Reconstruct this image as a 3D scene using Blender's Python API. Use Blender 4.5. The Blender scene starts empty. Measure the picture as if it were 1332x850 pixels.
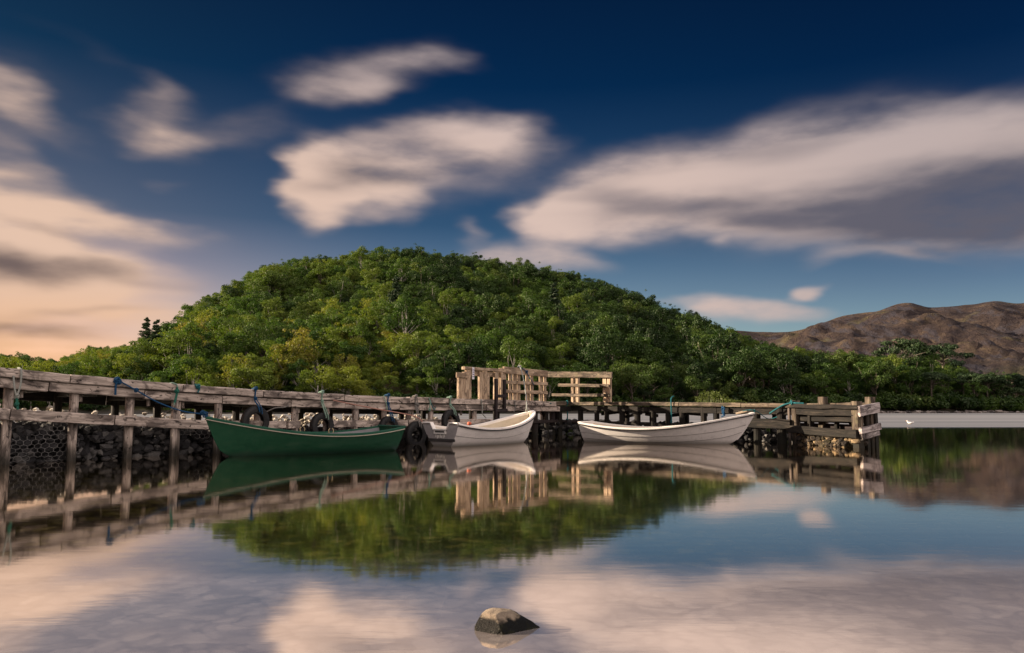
import bpy, bmesh, math, random
from mathutils import Vector, Matrix, noise as mnoise

PI = math.pi
rnd = random.Random(11)
sc = bpy.context.scene
COL = sc.collection

# ------------------------------------------------------------------ camera geometry
H = 1.1                      # eye height above the water
F = 1036.0                   # focal length in photo pixels (1332 wide -> 28 mm on 36 mm)
CX, CY, HZ = 666.0, 425.0, 526.0
PITCH = math.atan((HZ - CY) / F)
CP, SP = math.cos(PITCH), math.sin(PITCH)

def ray(x, y):
    u, v = (x - CX) / F, (CY - y) / F
    return Vector((u, CP - v * SP, SP + v * CP))
def at(x, y, Y):
    d = ray(x, y); return Vector((d.x, d.y, d.z)) * (Y / d.y) + Vector((0, 0, H))
def zrow(y, Y):
    d = ray(CX, y); return H + Y * d.z / d.y
def wl(x, y, z=0.0):
    d = ray(x, y); t = (z - H) / d.z; return Vector((d.x * t, d.y * t, z))
def kx(x):                    # tangent of the azimuth of a photo column, at the horizon row
    d = ray(x, HZ); return d.x / d.y
def px_of(p):
    p = Vector(p); q = p - Vector((0, 0, H))
    fw = q.y * CP + q.z * SP; up = -q.y * SP + q.z * CP
    return CX + F * q.x / fw, CY - F * up / fw
def lerp_table(tab, x):
    if x <= tab[0][0]: return tab[0][1]
    for (a, va), (b, vb) in zip(tab, tab[1:]):
        if x <= b:
            t = (x - a) / (b - a); return va + (vb - va) * t
    return tab[-1][1]
def sm_table(tab, x):
    if x <= tab[0][0]: return tab[0][1]
    if x >= tab[-1][0]: return tab[-1][1]
    for i in range(len(tab) - 1):
        a, va = tab[i]; b, vb = tab[i + 1]
        if x <= b:
            t = (x - a) / (b - a)
            a0, v0 = tab[max(i - 1, 0)]; b1, v1 = tab[min(i + 2, len(tab) - 1)]
            m0 = (vb - v0) / (b - a0) * (b - a); m1 = (v1 - va) / (b1 - a) * (b - a)
            t2, t3 = t * t, t * t * t
            return (2*t3-3*t2+1)*va + (t3-2*t2+t)*m0 + (-2*t3+3*t2)*vb + (t3-t2)*m1

# ------------------------------------------------------------------ materials
def new_mat(name):
    m = bpy.data.materials.new(name); m.use_nodes = True
    nt = m.node_tree
    for n in list(nt.nodes): nt.nodes.remove(n)
    out = nt.nodes.new('ShaderNodeOutputMaterial')
    return m, nt, out
def N(nt, t, **kw):
    n = nt.nodes.new(t)
    for k, v in kw.items():
        if k in n.inputs: n.inputs[k].default_value = v
        else: setattr(n, k, v)
    return n
def L(nt, a, b): nt.links.new(a, b)
def ramp(nt, fac, stops):
    r = nt.nodes.new('ShaderNodeValToRGB')
    e = r.color_ramp.elements
    while len(e) < len(stops): e.new(0.5)
    for i, (p, c) in enumerate(stops):
        e[i].position = p; e[i].color = (c[0], c[1], c[2], 1)
    L(nt, fac, r.inputs['Fac']); return r.outputs['Color']
def mixc(nt, fac, a, b, mode='MIX'):
    m = nt.nodes.new('ShaderNodeMix'); m.data_type = 'RGBA'; m.blend_type = mode
    for sock, v in ((m.inputs[0], fac), (m.inputs[6], a), (m.inputs[7], b)):
        if hasattr(v, 'is_output'): L(nt, v, sock)
        elif isinstance(v, (int, float)): sock.default_value = v
        else: sock.default_value = (v[0], v[1], v[2], 1)
    return m.outputs[2]
def math_(nt, op, a, b=None, c=None, clamp=False):
    m = nt.nodes.new('ShaderNodeMath'); m.operation = op; m.use_clamp = clamp
    for i, v in enumerate((a, b, c)):
        if v is None: continue
        if hasattr(v, 'is_output'): L(nt, v, m.inputs[i])
        else: m.inputs[i].default_value = v
    return m.outputs[0]
def mrange(nt, v, a, b, c=0.0, d=1.0, smooth=True):
    m = nt.nodes.new('ShaderNodeMapRange')
    m.interpolation_type = 'SMOOTHSTEP' if smooth else 'LINEAR'
    L(nt, v, m.inputs[0])
    for i, q in enumerate((a, b, c, d)): m.inputs[i + 1].default_value = q
    return m.outputs[0]
def noise_tex(nt, vec, scale, detail=4, rough=.55, dist=0.0):
    n = N(nt, 'ShaderNodeTexNoise', Scale=scale, Detail=detail, Roughness=rough, Distortion=dist)
    if vec is not None: L(nt, vec, n.inputs['Vector'])
    return n.outputs['Fac']
def mapping(nt, vec, scale=(1, 1, 1), loc=(0, 0, 0), rot=(0, 0, 0), typ='POINT'):
    m = nt.nodes.new('ShaderNodeMapping'); m.vector_type = typ
    m.inputs['Location'].default_value = loc; m.inputs['Rotation'].default_value = rot; m.inputs['Scale'].default_value = scale
    L(nt, vec, m.inputs['Vector']); return m.outputs[0]
def bump(nt, h, strength=.4, dist=.02):
    b = N(nt, 'ShaderNodeBump', Strength=strength, Distance=dist); L(nt, h, b.inputs['Height']); return b.outputs['Normal']
def princ(nt, out, base=None, rough=.7, normal=None, spec=.4, metal=0.0):
    p = nt.nodes.new('ShaderNodeBsdfPrincipled')
    if hasattr(base, 'is_output'): L(nt, base, p.inputs['Base Color'])
    elif base is not None: p.inputs['Base Color'].default_value = (*base, 1)
    if hasattr(rough, 'is_output'): L(nt, rough, p.inputs['Roughness'])
    else: p.inputs['Roughness'].default_value = rough
    p.inputs['Specular IOR Level'].default_value = spec
    p.inputs['Metallic'].default_value = metal
    if normal is not None: L(nt, normal, p.inputs['Normal'])
    L(nt, p.outputs[0], out.inputs['Surface']); return p
def wpos(nt): return N(nt, 'ShaderNodeNewGeometry').outputs['Position']
def sepz(nt, v):
    s = nt.nodes.new('ShaderNodeSeparateXYZ'); L(nt, v, s.inputs[0]); return s.outputs[2]

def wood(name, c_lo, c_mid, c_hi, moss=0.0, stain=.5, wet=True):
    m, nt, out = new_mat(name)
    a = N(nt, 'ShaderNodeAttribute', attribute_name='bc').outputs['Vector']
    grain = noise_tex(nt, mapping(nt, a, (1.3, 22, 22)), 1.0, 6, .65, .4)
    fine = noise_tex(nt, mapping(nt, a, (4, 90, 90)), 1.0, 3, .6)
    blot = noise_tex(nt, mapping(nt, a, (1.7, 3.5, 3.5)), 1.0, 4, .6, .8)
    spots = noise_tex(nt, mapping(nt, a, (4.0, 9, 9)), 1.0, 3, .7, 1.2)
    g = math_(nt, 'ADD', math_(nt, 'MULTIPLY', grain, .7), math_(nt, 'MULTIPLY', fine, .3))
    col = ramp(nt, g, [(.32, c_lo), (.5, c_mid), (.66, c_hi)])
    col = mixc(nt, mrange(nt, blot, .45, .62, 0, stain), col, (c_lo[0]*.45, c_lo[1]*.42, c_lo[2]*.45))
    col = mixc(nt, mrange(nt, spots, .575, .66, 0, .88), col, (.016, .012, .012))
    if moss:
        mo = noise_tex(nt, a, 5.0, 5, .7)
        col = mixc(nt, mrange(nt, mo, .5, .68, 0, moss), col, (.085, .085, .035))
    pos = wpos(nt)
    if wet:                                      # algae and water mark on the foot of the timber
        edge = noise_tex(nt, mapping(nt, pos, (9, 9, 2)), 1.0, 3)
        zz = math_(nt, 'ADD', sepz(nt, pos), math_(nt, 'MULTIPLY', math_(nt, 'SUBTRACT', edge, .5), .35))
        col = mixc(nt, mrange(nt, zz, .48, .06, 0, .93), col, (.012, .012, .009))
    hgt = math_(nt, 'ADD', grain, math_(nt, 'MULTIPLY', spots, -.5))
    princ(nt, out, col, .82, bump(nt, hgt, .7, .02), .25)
    return m

def plain(name, base, rough=.6, var=.25, scale=8.0, spec=.4, bumpy=0.0, dark=None):
    m, nt, out = new_mat(name)
    tc = N(nt, 'ShaderNodeTexCoord').outputs['Object']
    n = noise_tex(nt, tc, scale, 5, .6, .3)
    d = dark or tuple(c * (1 - var * 2) for c in base)
    col = ramp(nt, n, [(.3, d), (.6, base), (.8, tuple(min(1, c * (1 + var * .6)) for c in base))])
    princ(nt, out, col, rough, bump(nt, n, bumpy, .02) if bumpy else None, spec)
    return m

M = {}
M['wood'] = wood('weathered_timber', (.10, .082, .070), (.42, .350, .302), (.70, .595, .52), stain=.8)
M['wood_pale'] = wood('bleached_timber', (.18, .125, .08), (.40, .295, .205), (.60, .475, .35), stain=.6, moss=.2)
M['wood_old_shaded'] = wood('old_wet_shaded_timber', (.004, .0035, .003), (.009, .0075, .006), (.05, .04, .031), moss=.0, stain=.7)  # old wet timber, darkened further so the colour carries the shade
M['wood_top'] = wood('old_deck_timber', (.030, .023, .018), (.10, .076, .056), (.32, .255, .19), moss=.35, stain=.7)
M['wood_grey'] = wood('grey_end_timber', (.12, .10, .10), (.44, .385, .37), (.66, .59, .57), stain=.8)
M['wood_dark'] = wood('tarred_timber', (.010, .008, .008), (.025, .018, .018), (.055, .04, .04), stain=.4)

def rock_mat(name, cs, moss=0.0, scale=6.0, rough=.85, wetline=None, lichen=0.0):
    m, nt, out = new_mat(name)
    tc = wpos(nt)
    n = noise_tex(nt, tc, scale, 6, .65, .4); n2 = noise_tex(nt, tc, scale * .35, 3)
    fine = noise_tex(nt, tc, scale * 9, 4, .7)
    geo = N(nt, 'ShaderNodeNewGeometry')
    isl = geo.outputs['Random Per Island']
    f = math_(nt, 'ADD', math_(nt, 'MULTIPLY', n, .45), math_(nt, 'ADD', math_(nt, 'MULTIPLY', isl, .42), math_(nt, 'MULTIPLY', fine, .2)))
    col = ramp(nt, f, [(.3, cs[0]), (.52, cs[1]), (.75, cs[2])])
    if moss: col = mixc(nt, mrange(nt, n2, .45, .65, 0, moss), col, (.09, .085, .02))
    if lichen: col = mixc(nt, mrange(nt, fine, .56, .66, 0, lichen), col, (.42, .34, .22))
    r = rough
    if wetline is not None:
        zz = math_(nt, 'ADD', sepz(nt, tc), math_(nt, 'MULTIPLY', math_(nt, 'SUBTRACT', n, .5), wetline * 1.6))
        w = mrange(nt, zz, wetline * 1.25, wetline * .8)
        col = mixc(nt, w, col, mixc(nt, mrange(nt, n, .5, .7), (.006, .006, .005), (.022, .022, .008))); r = mrange(nt, w, 0, 1, rough, .5)
    princ(nt, out, col, r, bump(nt, math_(nt, 'ADD', n, math_(nt, 'MULTIPLY', fine, .6)), 1.0, .03), .35 if wetline is None else .15)
    return m
M['stone'] = rock_mat('shore_stone', [(.035, .026, .018), (.13, .10, .075), (.36, .285, .21)], moss=.2, scale=14, wetline=.056, lichen=.0)
M['gab_dark'] = rock_mat('wet_gabion_stone', [(.008, .008, .009), (.026, .026, .029), (.135, .13, .125)], scale=5)
M['gab_pale'] = rock_mat('dry_pale_stone', [(.22, .18, .14), (.50, .44, .36), (.75, .68, .58)], scale=9)
M['rubble'] = rock_mat('pier_rubble', [(.010, .008, .007), (.05, .037, .026), (.34, .245, .14)], moss=.3, scale=8)
M['bedstone'] = rock_mat('bed_stone', [(.06, .05, .02), (.22, .19, .065), (.48, .40, .17)], moss=.3, scale=5)
M['shore_rock'] = rock_mat('far_shore_rock', [(.05, .045, .045), (.15, .13, .12), (.30, .26, .23)], scale=1.2)

M['wire'] = plain('galvanised_wire', (.24, .235, .23), .5, .3, 30)
M['rubber'] = plain('black_rubber', (.012, .012, .013), .6, .35, 14, .3, .2)
M['blue_rope'] = plain('blue_rope', (.012, .065, .15), .8, .25, 60, .2, .5)
M['teal_rope'] = plain('teal_rope', (.018, .13, .15), .8, .25, 60, .2, .5)
M['green_rope'] = plain('green_rope', (.025, .14, .10), .8, .25, 60, .2, .5)
M['mint_rope'] = plain('mint_rope', (.22, .34, .27), .8, .2, 60, .2, .5)
M['pale_rope'] = plain('pale_rope', (.30, .31, .28), .8, .2, 60, .2, .5)
M['pink_rope'] = plain('faded_red_rope', (.42, .22, .17), .8, .2, 60, .2, .5)
M['grey_rope'] = plain('grey_rope', (.18, .17, .16), .8, .2, 60, .2, .5)

def paint(name, base, worn, rough=.35, wear=.2, grime=.5, gz=.14, gcol=(.09, .085, .06)):
    m, nt, out = new_mat(name)
    tc = N(nt, 'ShaderNodeTexCoord').outputs['Object']
    n = noise_tex(nt, mapping(nt, tc, (1.5, 3, 5)), 2.0, 6, .65, .5)
    sc_ = noise_tex(nt, mapping(nt, tc, (3, 30, 40)), 1.0, 5, .7)
    st = noise_tex(nt, mapping(nt, tc, (14, 14, 1.2)), 1.0, 4, .6)
    col = mixc(nt, mrange(nt, n, .4, .75, 0, .55), base, tuple(c * .72 for c in base))
    col = mixc(nt, mrange(nt, sc_, .66, .74, 0, wear), col, worn)
    col = mixc(nt, mrange(nt, st, .5, .75, 0, .22), col, tuple(c * .45 for c in base))
    z = math_(nt, 'ADD', sepz(nt, wpos(nt)), math_(nt, 'MULTIPLY', math_(nt, 'SUBTRACT', n, .5), .12))
    col = mixc(nt, mrange(nt, z, gz, .0, 0, grime), col, gcol)
    r = mrange(nt, n, .3, .7, rough, rough + .25)
    princ(nt, out, col, r, bump(nt, n, .12, .02), .25)
    return m
M['white_hull'] = paint('white_gelcoat', (.84, .79, .76), (.42, .38, .35), .33, .35, .6)
M['white_rim'] = paint('white_rim_gelcoat', (.84, .79, .74), (.5, .45, .4), .4, .3, 0)
M['cream_in'] = paint('cream_liner', (.56, .48, .36), (.3, .25, .18), .6, .4, 0)
M['grey_transom'] = paint('grey_transom_paint', (.40, .37, .37), (.62, .58, .55), .5, .4, .7)
M['green_hull'] = paint('dark_green_paint', (.002, .046, .020), (.03, .17, .10), .38, .2, .75, .16, (.006, .02, .014))
M['green_rim'] = paint('worn_green_rim', (.012, .075, .045), (.34, .31, .26), .6, 1.0, 0)
M['worn_rim'] = paint('bare_gunwale', (.40, .36, .29), (.03, .12, .08), .7, .9, 0)
M['grey_in'] = paint('grey_boat_inside', (.17, .17, .18), (.36, .34, .32), .7, .5, 0)
M['rail_dark'] = plain('dark_rubbing_strip', (.035, .033, .034), .55, .3, 10)
M['lap_shade'] = plain('lap_shadow_grey', (.16, .145, .14), .6, .3, 10)
M['bare_wood'] = wood('bow_cap_timber', (.22, .17, .12), (.42, .34, .25), (.55, .46, .36), wet=False)
M['steel'] = plain('old_brass', (.42, .33, .18), .45, .3, 20)
M['orange'] = plain('orange_float', (.55, .12, .05), .5, .2, 12)
M['sign'] = plain('white_sign', (.70, .68, .70), .5, .1, 20)
M['sign_ink'] = plain('violet_sign_ink', (.10, .08, .22), .6, .1, 20)
M['feather'] = plain('white_feather', (.80, .76, .72), .8, .08, 20)
M['feather_grey'] = plain('grey_feather', (.30, .30, .32), .8, .1, 20)
M['bill'] = plain('yellow_bill', (.55, .35, .05), .6, .1, 20)
M['bark'] = plain('tree_bark', (.15, .125, .10), .9, .35, 5, .2, .4)
M['bark_pale'] = plain('pale_bark', (.34, .31, .27), .9, .3, 5, .2, .4)

def leaf_mat(name, stops, trans=.3):
    m, nt, out = new_mat(name)
    oi = N(nt, 'ShaderNodeObjectInfo')
    geo = N(nt, 'ShaderNodeNewGeometry')
    tc = N(nt, 'ShaderNodeTexCoord').outputs['Object']
    n = noise_tex(nt, tc, .9, 3, .6)
    f = math_(nt, 'ADD', math_(nt, 'MULTIPLY', oi.outputs['Random'], .62), math_(nt, 'MULTIPLY', n, .32))
    f = math_(nt, 'ADD', f, math_(nt, 'MULTIPLY', geo.outputs['Random Per Island'], .16))
    col = ramp(nt, f, stops)
    d = N(nt, 'ShaderNodeBsdfDiffuse'); t = N(nt, 'ShaderNodeBsdfTranslucent'); g = N(nt, 'ShaderNodeBsdfGlossy', Roughness=.5)
    L(nt, col, d.inputs['Color']); L(nt, mixc(nt, 1.0, col, (1.05, 1.12, .5), 'MULTIPLY'), t.inputs['Color'])
    g.inputs['Color'].default_value = (.6, .6, .55, 1)
    mx = N(nt, 'ShaderNodeMixShader', Fac=trans); L(nt, d.outputs[0], mx.inputs[1]); L(nt, t.outputs[0], mx.inputs[2])
    mx2 = N(nt, 'ShaderNodeMixShader', Fac=.03); L(nt, mx.outputs[0], mx2.inputs[1]); L(nt, g.outputs[0], mx2.inputs[2])
    L(nt, mx2.outputs[0], out.inputs['Surface']); return m
M['leaf_dark'] = leaf_mat('dark_green_leaves', [(.15, (.011, .026, .007)), (.45, (.023, .052, .010)), (.7, (.048, .090, .014)), (.95, (.085, .115, .020))])
M['leaf_mid'] = leaf_mat('mid_green_leaves', [(.15, (.028, .066, .010)), (.5, (.060, .115, .014)), (.9, (.120, .158, .021))], .35)
M['leaf_yellow'] = leaf_mat('yellow_green_leaves', [(.15, (.070, .118, .012)), (.5, (.125, .168, .016)), (.75, (.175, .195, .022)), (.95, (.19, .150, .030))], .4)
M['leaf_pine'] = leaf_mat('pine_needles', [(.15, (.012, .028, .012)), (.5, (.020, .042, .015)), (.9, (.034, .058, .018))], .15)
M['leaf_weed'] = leaf_mat('weed_leaves', [(.15, (.07, .10, .02)), (.5, (.12, .15, .03)), (.9, (.20, .19, .05))], .35)

# ------------------------------------------------------------------ mesh builder
class MB:
    def __init__(s): s.v, s.f, s.bc = [], [], []
    def add(s, vs, fs, bc=None):
        o = len(s.v); s.v += [Vector(p) for p in vs]; s.f += [tuple(i + o for i in q) for q in fs]
        s.bc += bc if bc else [tuple(p) for p in vs]
    def beam(s, p0, p1, w, h, side=None, jit=.004, seg=.35, cham=.012, r=rnd):
        """square timber along p0-p1 (axis line); w along `side`, h along the third axis"""
        p0, p1 = Vector(p0), Vector(p1); d = p1 - p0; ln = d.length
        if ln < 1e-5: return
        d.normalize()
        if side is None: side = Vector((0, 0, 1)).cross(d) if abs(d.z) < .9 else Vector((1, 0, 0))
        side = Vector(side); side = (side - d * side.dot(d)).normalized(); up = d.cross(side)
        n = max(1, int(ln / seg)); c = min(cham, w * .3, h * .3); a, b = w / 2, h / 2
        prof = [(-a + c, -b), (a - c, -b), (a, -b + c), (a, b - c), (a - c, b), (-a + c, b), (-a, b - c), (-a, -b + c)]
        off = (r.uniform(0, 99), r.uniform(0, 99), r.uniform(0, 99))
        vs, bc, fs = [], [], []
        for i in range(n + 1):
            t = i / n; q = p0 + d * (ln * t); ox, oy = r.uniform(-jit, jit), r.uniform(-jit, jit)
            for (x, y) in prof:
                x2, y2 = x + ox + r.uniform(-jit, jit) * .6, y + oy + r.uniform(-jit, jit) * .6
                vs.append(q + side * x2 + up * y2); bc.append((off[0] + ln * t, off[1] + x, off[2] + y))
        for i in range(n):
            for k in range(8):
                k2 = (k + 1) % 8; fs.append((i*8+k, i*8+k2, (i+1)*8+k2, (i+1)*8+k))
        fs.append(tuple(range(7, -1, -1))); fs.append(tuple(n*8 + k for k in range(8)))
        s.add(vs, fs, bc)
    def log(s, p0, p1, r0, r1=None, n=12, jit=.06, seg=.2, r=rnd, flat_top=True):
        p0, p1 = Vector(p0), Vector(p1); r1 = r1 or r0; d = p1 - p0; ln = d.length; d.normalize()
        a = d.orthogonal().normalized(); b = d.cross(a)
        k = max(2, int(ln / seg)); off = (r.uniform(0, 99), r.uniform(0, 99), r.uniform(0, 99))
        pr = [1 + r.uniform(-jit, jit) for _ in range(n)]
        vs, bc, fs = [], [], []
        for i in range(k + 1):
            t = i / k; rr = r0 + (r1 - r0) * t; q = p0 + d * (ln * t)
            for j in range(n):
                an = 2 * PI * j / n; e = rr * pr[j] * (1 + r.uniform(-jit, jit) * .3)
                vs.append(q + a * math.cos(an) * e + b * math.sin(an) * e)
                bc.append((off[0] + ln * t, off[1] + math.cos(an) * rr, off[2] + math.sin(an) * rr))
        for i in range(k):
            for j in range(n):
                j2 = (j + 1) % n; fs.append((i*n+j, i*n+j2, (i+1)*n+j2, (i+1)*n+j))
        fs.append(tuple(range(n - 1, -1, -1))); fs.append(tuple(k*n + j for j in range(n)))
        s.add(vs, fs, bc)
    def tube(s, pts, r, n=6, closed=False, taper=None):
        pts = [Vector(p) for p in pts]; k = len(pts); vs, fs = [], []
        prev = None
        for i, p in enumerate(pts):
            if closed: d = pts[(i + 1) % k] - pts[i - 1]
            else: d = pts[min(i + 1, k - 1)] - pts[max(i - 1, 0)]
            if d.length < 1e-9: d = Vector((0, 0, 1))
            d.normalize()
            a = (prev - d * prev.dot(d)) if prev is not None else d.orthogonal()
            if a.length < 1e-6: a = d.orthogonal()
            a.normalize(); prev = a; b = d.cross(a)
            rr = r if taper is None else r * (1 + (taper - 1) * i / max(1, k - 1))
            for j in range(n):
                an = 2 * PI * j / n; vs.append(p + a * math.cos(an) * rr + b * math.sin(an) * rr)
        m = k if closed else k - 1
        for i in range(m):
            i2 = (i + 1) % k
            for j in range(n):
                j2 = (j + 1) % n; fs.append((i*n+j, i*n+j2, i2*n+j2, i2*n+j))
        if not closed: fs.append(tuple(range(n - 1, -1, -1))); fs.append(tuple((k-1)*n + j for j in range(n)))
        s.add(vs, fs)
    def box(s, c, x, y, z):
        """box about c with half-axis vectors x,y,z"""
        c, x, y, z = Vector(c), Vector(x), Vector(y), Vector(z)
        vs = [c + x*i + y*j + z*k for i in (-1, 1) for j in (-1, 1) for k in (-1, 1)]
        s.add(vs, [(0,1,3,2), (4,6,7,5), (0,4,5,1), (2,3,7,6), (0,2,6,4), (1,5,7,3)])
    def rock(s, c, size, sub=1, r=rnd, rough=.35):
        vs, fs = ICO[sub]; c = Vector(c); off = Vector((r.uniform(0, 99), r.uniform(0, 99), r.uniform(0, 99)))
        rot = Matrix.Rotation(r.uniform(0, 6.28), 3, 'Z') @ Matrix.Rotation(r.uniform(-.5, .5), 3, 'X')
        out = []
        for v in vs:
            k = 1 + rough * mnoise.noise(v * 1.3 + off) * 1.4 + rough * .4 * mnoise.noise(v * 3.1 + off)
            p = Vector((v.x * size[0] * k, v.y * size[1] * k, v.z * size[2] * k)); out.append(c + rot @ p)
        s.add(out, fs)
    def build(s, name, mat, parent=None, smooth=False, auto=None):
        me = bpy.data.meshes.new(name)
        o = bpy.data.objects.new(name, me)
        org = Vector((0, 0, 0))
        if parent is not None:
            org = world_loc(parent)
        me.from_pydata([tuple(p - org) for p in s.v], [], s.f)
        at_ = me.attributes.new('bc', 'FLOAT_VECTOR', 'POINT')
        at_.data.foreach_set('vector', [c for q in s.bc for c in q])
        me.materials.append(mat)
        if smooth: me.polygons.foreach_set('use_smooth', [True] * len(me.polygons))
        me.update()
        COL.objects.link(o)
        if parent is not None: o.parent = parent
        return o
def world_loc(o):
    v = Vector(o.location)
    while o.parent is not None:
        o = o.parent; v += Vector(o.location)
    return v
ICO = {}
for sub in (1, 2, 3, 5):
    b = bmesh.new(); bmesh.ops.create_icosphere(b, subdivisions=sub, radius=1.0)
    b.verts.ensure_lookup_table()
    ICO[sub] = ([v.co.copy() for v in b.verts], [tuple(v.index for v in f.verts) for f in b.faces]); b.free()

def tag(o, label, cat, group=None, kind=None):
    if label: o['label'] = label
    if cat: o['category'] = cat
    if group: o['group'] = group
    if kind: o['kind'] = kind
    return o
def thing(name, loc, label, cat, group=None, rz=0.0):
    o = bpy.data.objects.new(name, None); o.location = loc; o.rotation_euler = (0, 0, rz); o.empty_display_size = .2
    COL.objects.link(o); return tag(o, label, cat, group)
def grid_obj(name, mat, rows, smooth=True):
    me = bpy.data.meshes.new(name); nr, nc = len(rows), len(rows[0])
    vs = [tuple(p) for r in rows for p in r]
    fs = [(i*nc+j, i*nc+j+1, (i+1)*nc+j+1, (i+1)*nc+j) for i in range(nr-1) for j in range(nc-1)]
    me.from_pydata(vs, [], fs); me.materials.append(mat)
    if smooth: me.polygons.foreach_set('use_smooth', [True] * len(me.polygons))
    o = bpy.data.objects.new(name, me); COL.objects.link(o); return o

# ------------------------------------------------------------------ light and sky
SUN_AZ, SUN_EL = math.radians(-84), math.radians(15)     # azimuth from +Y, negative = towards -X
sun_dir = Vector((math.sin(SUN_AZ) * math.cos(SUN_EL), math.cos(SUN_AZ) * math.cos(SUN_EL), math.sin(SUN_EL)))
sl = bpy.data.lights.new('sun', 'SUN'); sl.energy = 5.0; sl.angle = math.radians(.6); sl.color = (1.0, .81, .60)
so = bpy.data.objects.new('sun', sl); so.rotation_euler = (-sun_dir).to_track_quat('-Z', 'Y').to_euler(); so.location = sun_dir * 60
COL.objects.link(so)

def azel(x, y):
    d = ray(x, y).normalized(); return math.atan2(d.x, d.y), math.asin(d.z)
w = bpy.data.worlds.new('World'); sc.world = w; w.use_nodes = True
nt = w.node_tree
for n in list(nt.nodes): nt.nodes.remove(n)
wout = nt.nodes.new('ShaderNodeOutputWorld')
tc = N(nt, 'ShaderNodeTexCoord').outputs['Generated']
sp_ = nt.nodes.new('ShaderNodeSeparateXYZ'); L(nt, tc, sp_.inputs[0])
az = math_(nt, 'ARCTAN2', sp_.outputs[0], sp_.outputs[1]); el = math_(nt, 'ARCSINE', sp_.outputs[2])
cmb = nt.nodes.new('ShaderNodeCombineXYZ'); L(nt, az, cmb.inputs[0]); L(nt, el, cmb.inputs[1])
# wind-drawn streaks: noise stretched along the drift, used to pull the cloud edges about
wn = N(nt, 'ShaderNodeTexNoise', Scale=1.0, Detail=3.0, Roughness=.42)
L(nt, mapping(nt, cmb.outputs[0], (9, 22, 1), rot=(0, 0, math.radians(6))), wn.inputs['Vector'])
vs_ = nt.nodes.new('ShaderNodeVectorMath'); vs_.operation = 'SUBTRACT'; L(nt, wn.outputs['Color'], vs_.inputs[0]); vs_.inputs[1].default_value = (.5, .5, .5)
vm_ = nt.nodes.new('ShaderNodeVectorMath'); vm_.operation = 'MULTIPLY'; L(nt, vs_.outputs[0], vm_.inputs[0]); vm_.inputs[1].default_value = (.11, .040, 0)
va_ = nt.nodes.new('ShaderNodeVectorMath'); va_.operation = 'ADD'; L(nt, cmb.outputs[0], va_.inputs[0]); L(nt, vm_.outputs[0], va_.inputs[1])
AE = va_.outputs[0]
def blobs(lst):
    acc = None
    for (cx, cy, rx, ry, rot, st, *inner) in lst:
        a, e = azel(cx, cy)
        m = mapping(nt, AE, (rx / F, ry / F, 1), (a, e, 0), (0, 0, math.radians(-rot)), 'TEXTURE')
        ln = nt.nodes.new('ShaderNodeVectorMath'); ln.operation = 'LENGTH'; L(nt, m, ln.inputs[0])
        v = mrange(nt, ln.outputs['Value'], 1.0, inner[0] if inner else .15, 0, st)
        acc = v if acc is None else math_(nt, 'ADD', acc, v)
    return acc
CL = [(480, 92, 175, 42, -9, .52, 0), (430, 118, 120, 30, -8, .42, 0), (560, 84, 100, 26, 2, .3, 0),
      (205, 135, 60, 42, 0, .5, 0), (212, 180, 85, 36, 0, .62, .1), (320, 165, 130, 36, -4, .36, 0), (300, 190, 100, 22, 0, .2, 0),
      (410, 238, 64, 74, 0, .95, .3), (440, 200, 90, 36, -10, .6), (490, 232, 130, 42, -6, .75, .1), (560, 186, 185, 50, -6, .8, .15), (655, 184, 125, 50, 4, .62, 0), (470, 262, 105, 42, -5, .7), (610, 230, 170, 50, -10, .42, 0),
      (715, 285, 70, 50, 0, .85, .25), (790, 262, 170, 78, -12, .8, .15), (910, 240, 240, 84, -12, .72, .1), (1060, 226, 270, 112, -8, .72, .05), (1230, 230, 280, 108, -2, .8, .1), (1420, 236, 280, 100, 0, .9, .1), (1010, 264, 270, 62, 2, .6, .1),
      (1300, 292, 230, 62, 4, .6, 0), (1180, 160, 240, 36, -3, .26, 0),
      (605, 298, 36, 28, 0, .45, 0), (690, 338, 135, 28, 8, .75), (940, 314, 24, 16, 0, .25, 0), (1090, 330, 80, 15, -4, .35, 0), (1042, 378, 38, 16, -6, .9), (985, 408, 130, 26, 5, .9), (930, 398, 60, 22, 8, .5, 0), (880, 385, 50, 10, 4, .3, 0), (1195, 330, 60, 12, 20, .3, 0),
      (215, 245, 40, 14, 0, .26, 0), (10, 125, 130, 40, 28, .62, .1), (-10, 185, 90, 40, 32, .5, 0), (40, 233, 80, 18, 10, .36, 0), (-30, 60, 200, 40, 20, .14, 0), (130, 72, 160, 16, 16, .08, 0),
      (60, 268, 250, 30, 9, .70, .1), (190, 292, 130, 18, 5, .45, 0), (20, 305, 220, 34, 8, .55, 0), (90, 350, 220, 42, 3, .66, .1), (170, 335, 90, 30, -10, .35, 0), (60, 395, 260, 44, 0, .66, .1), (70, 432, 290, 44, -3, .8, .2), (60, 462, 330, 30, 0, .7, .2), (-190, 350, 300, 170, 0, .9, .4)]
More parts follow.
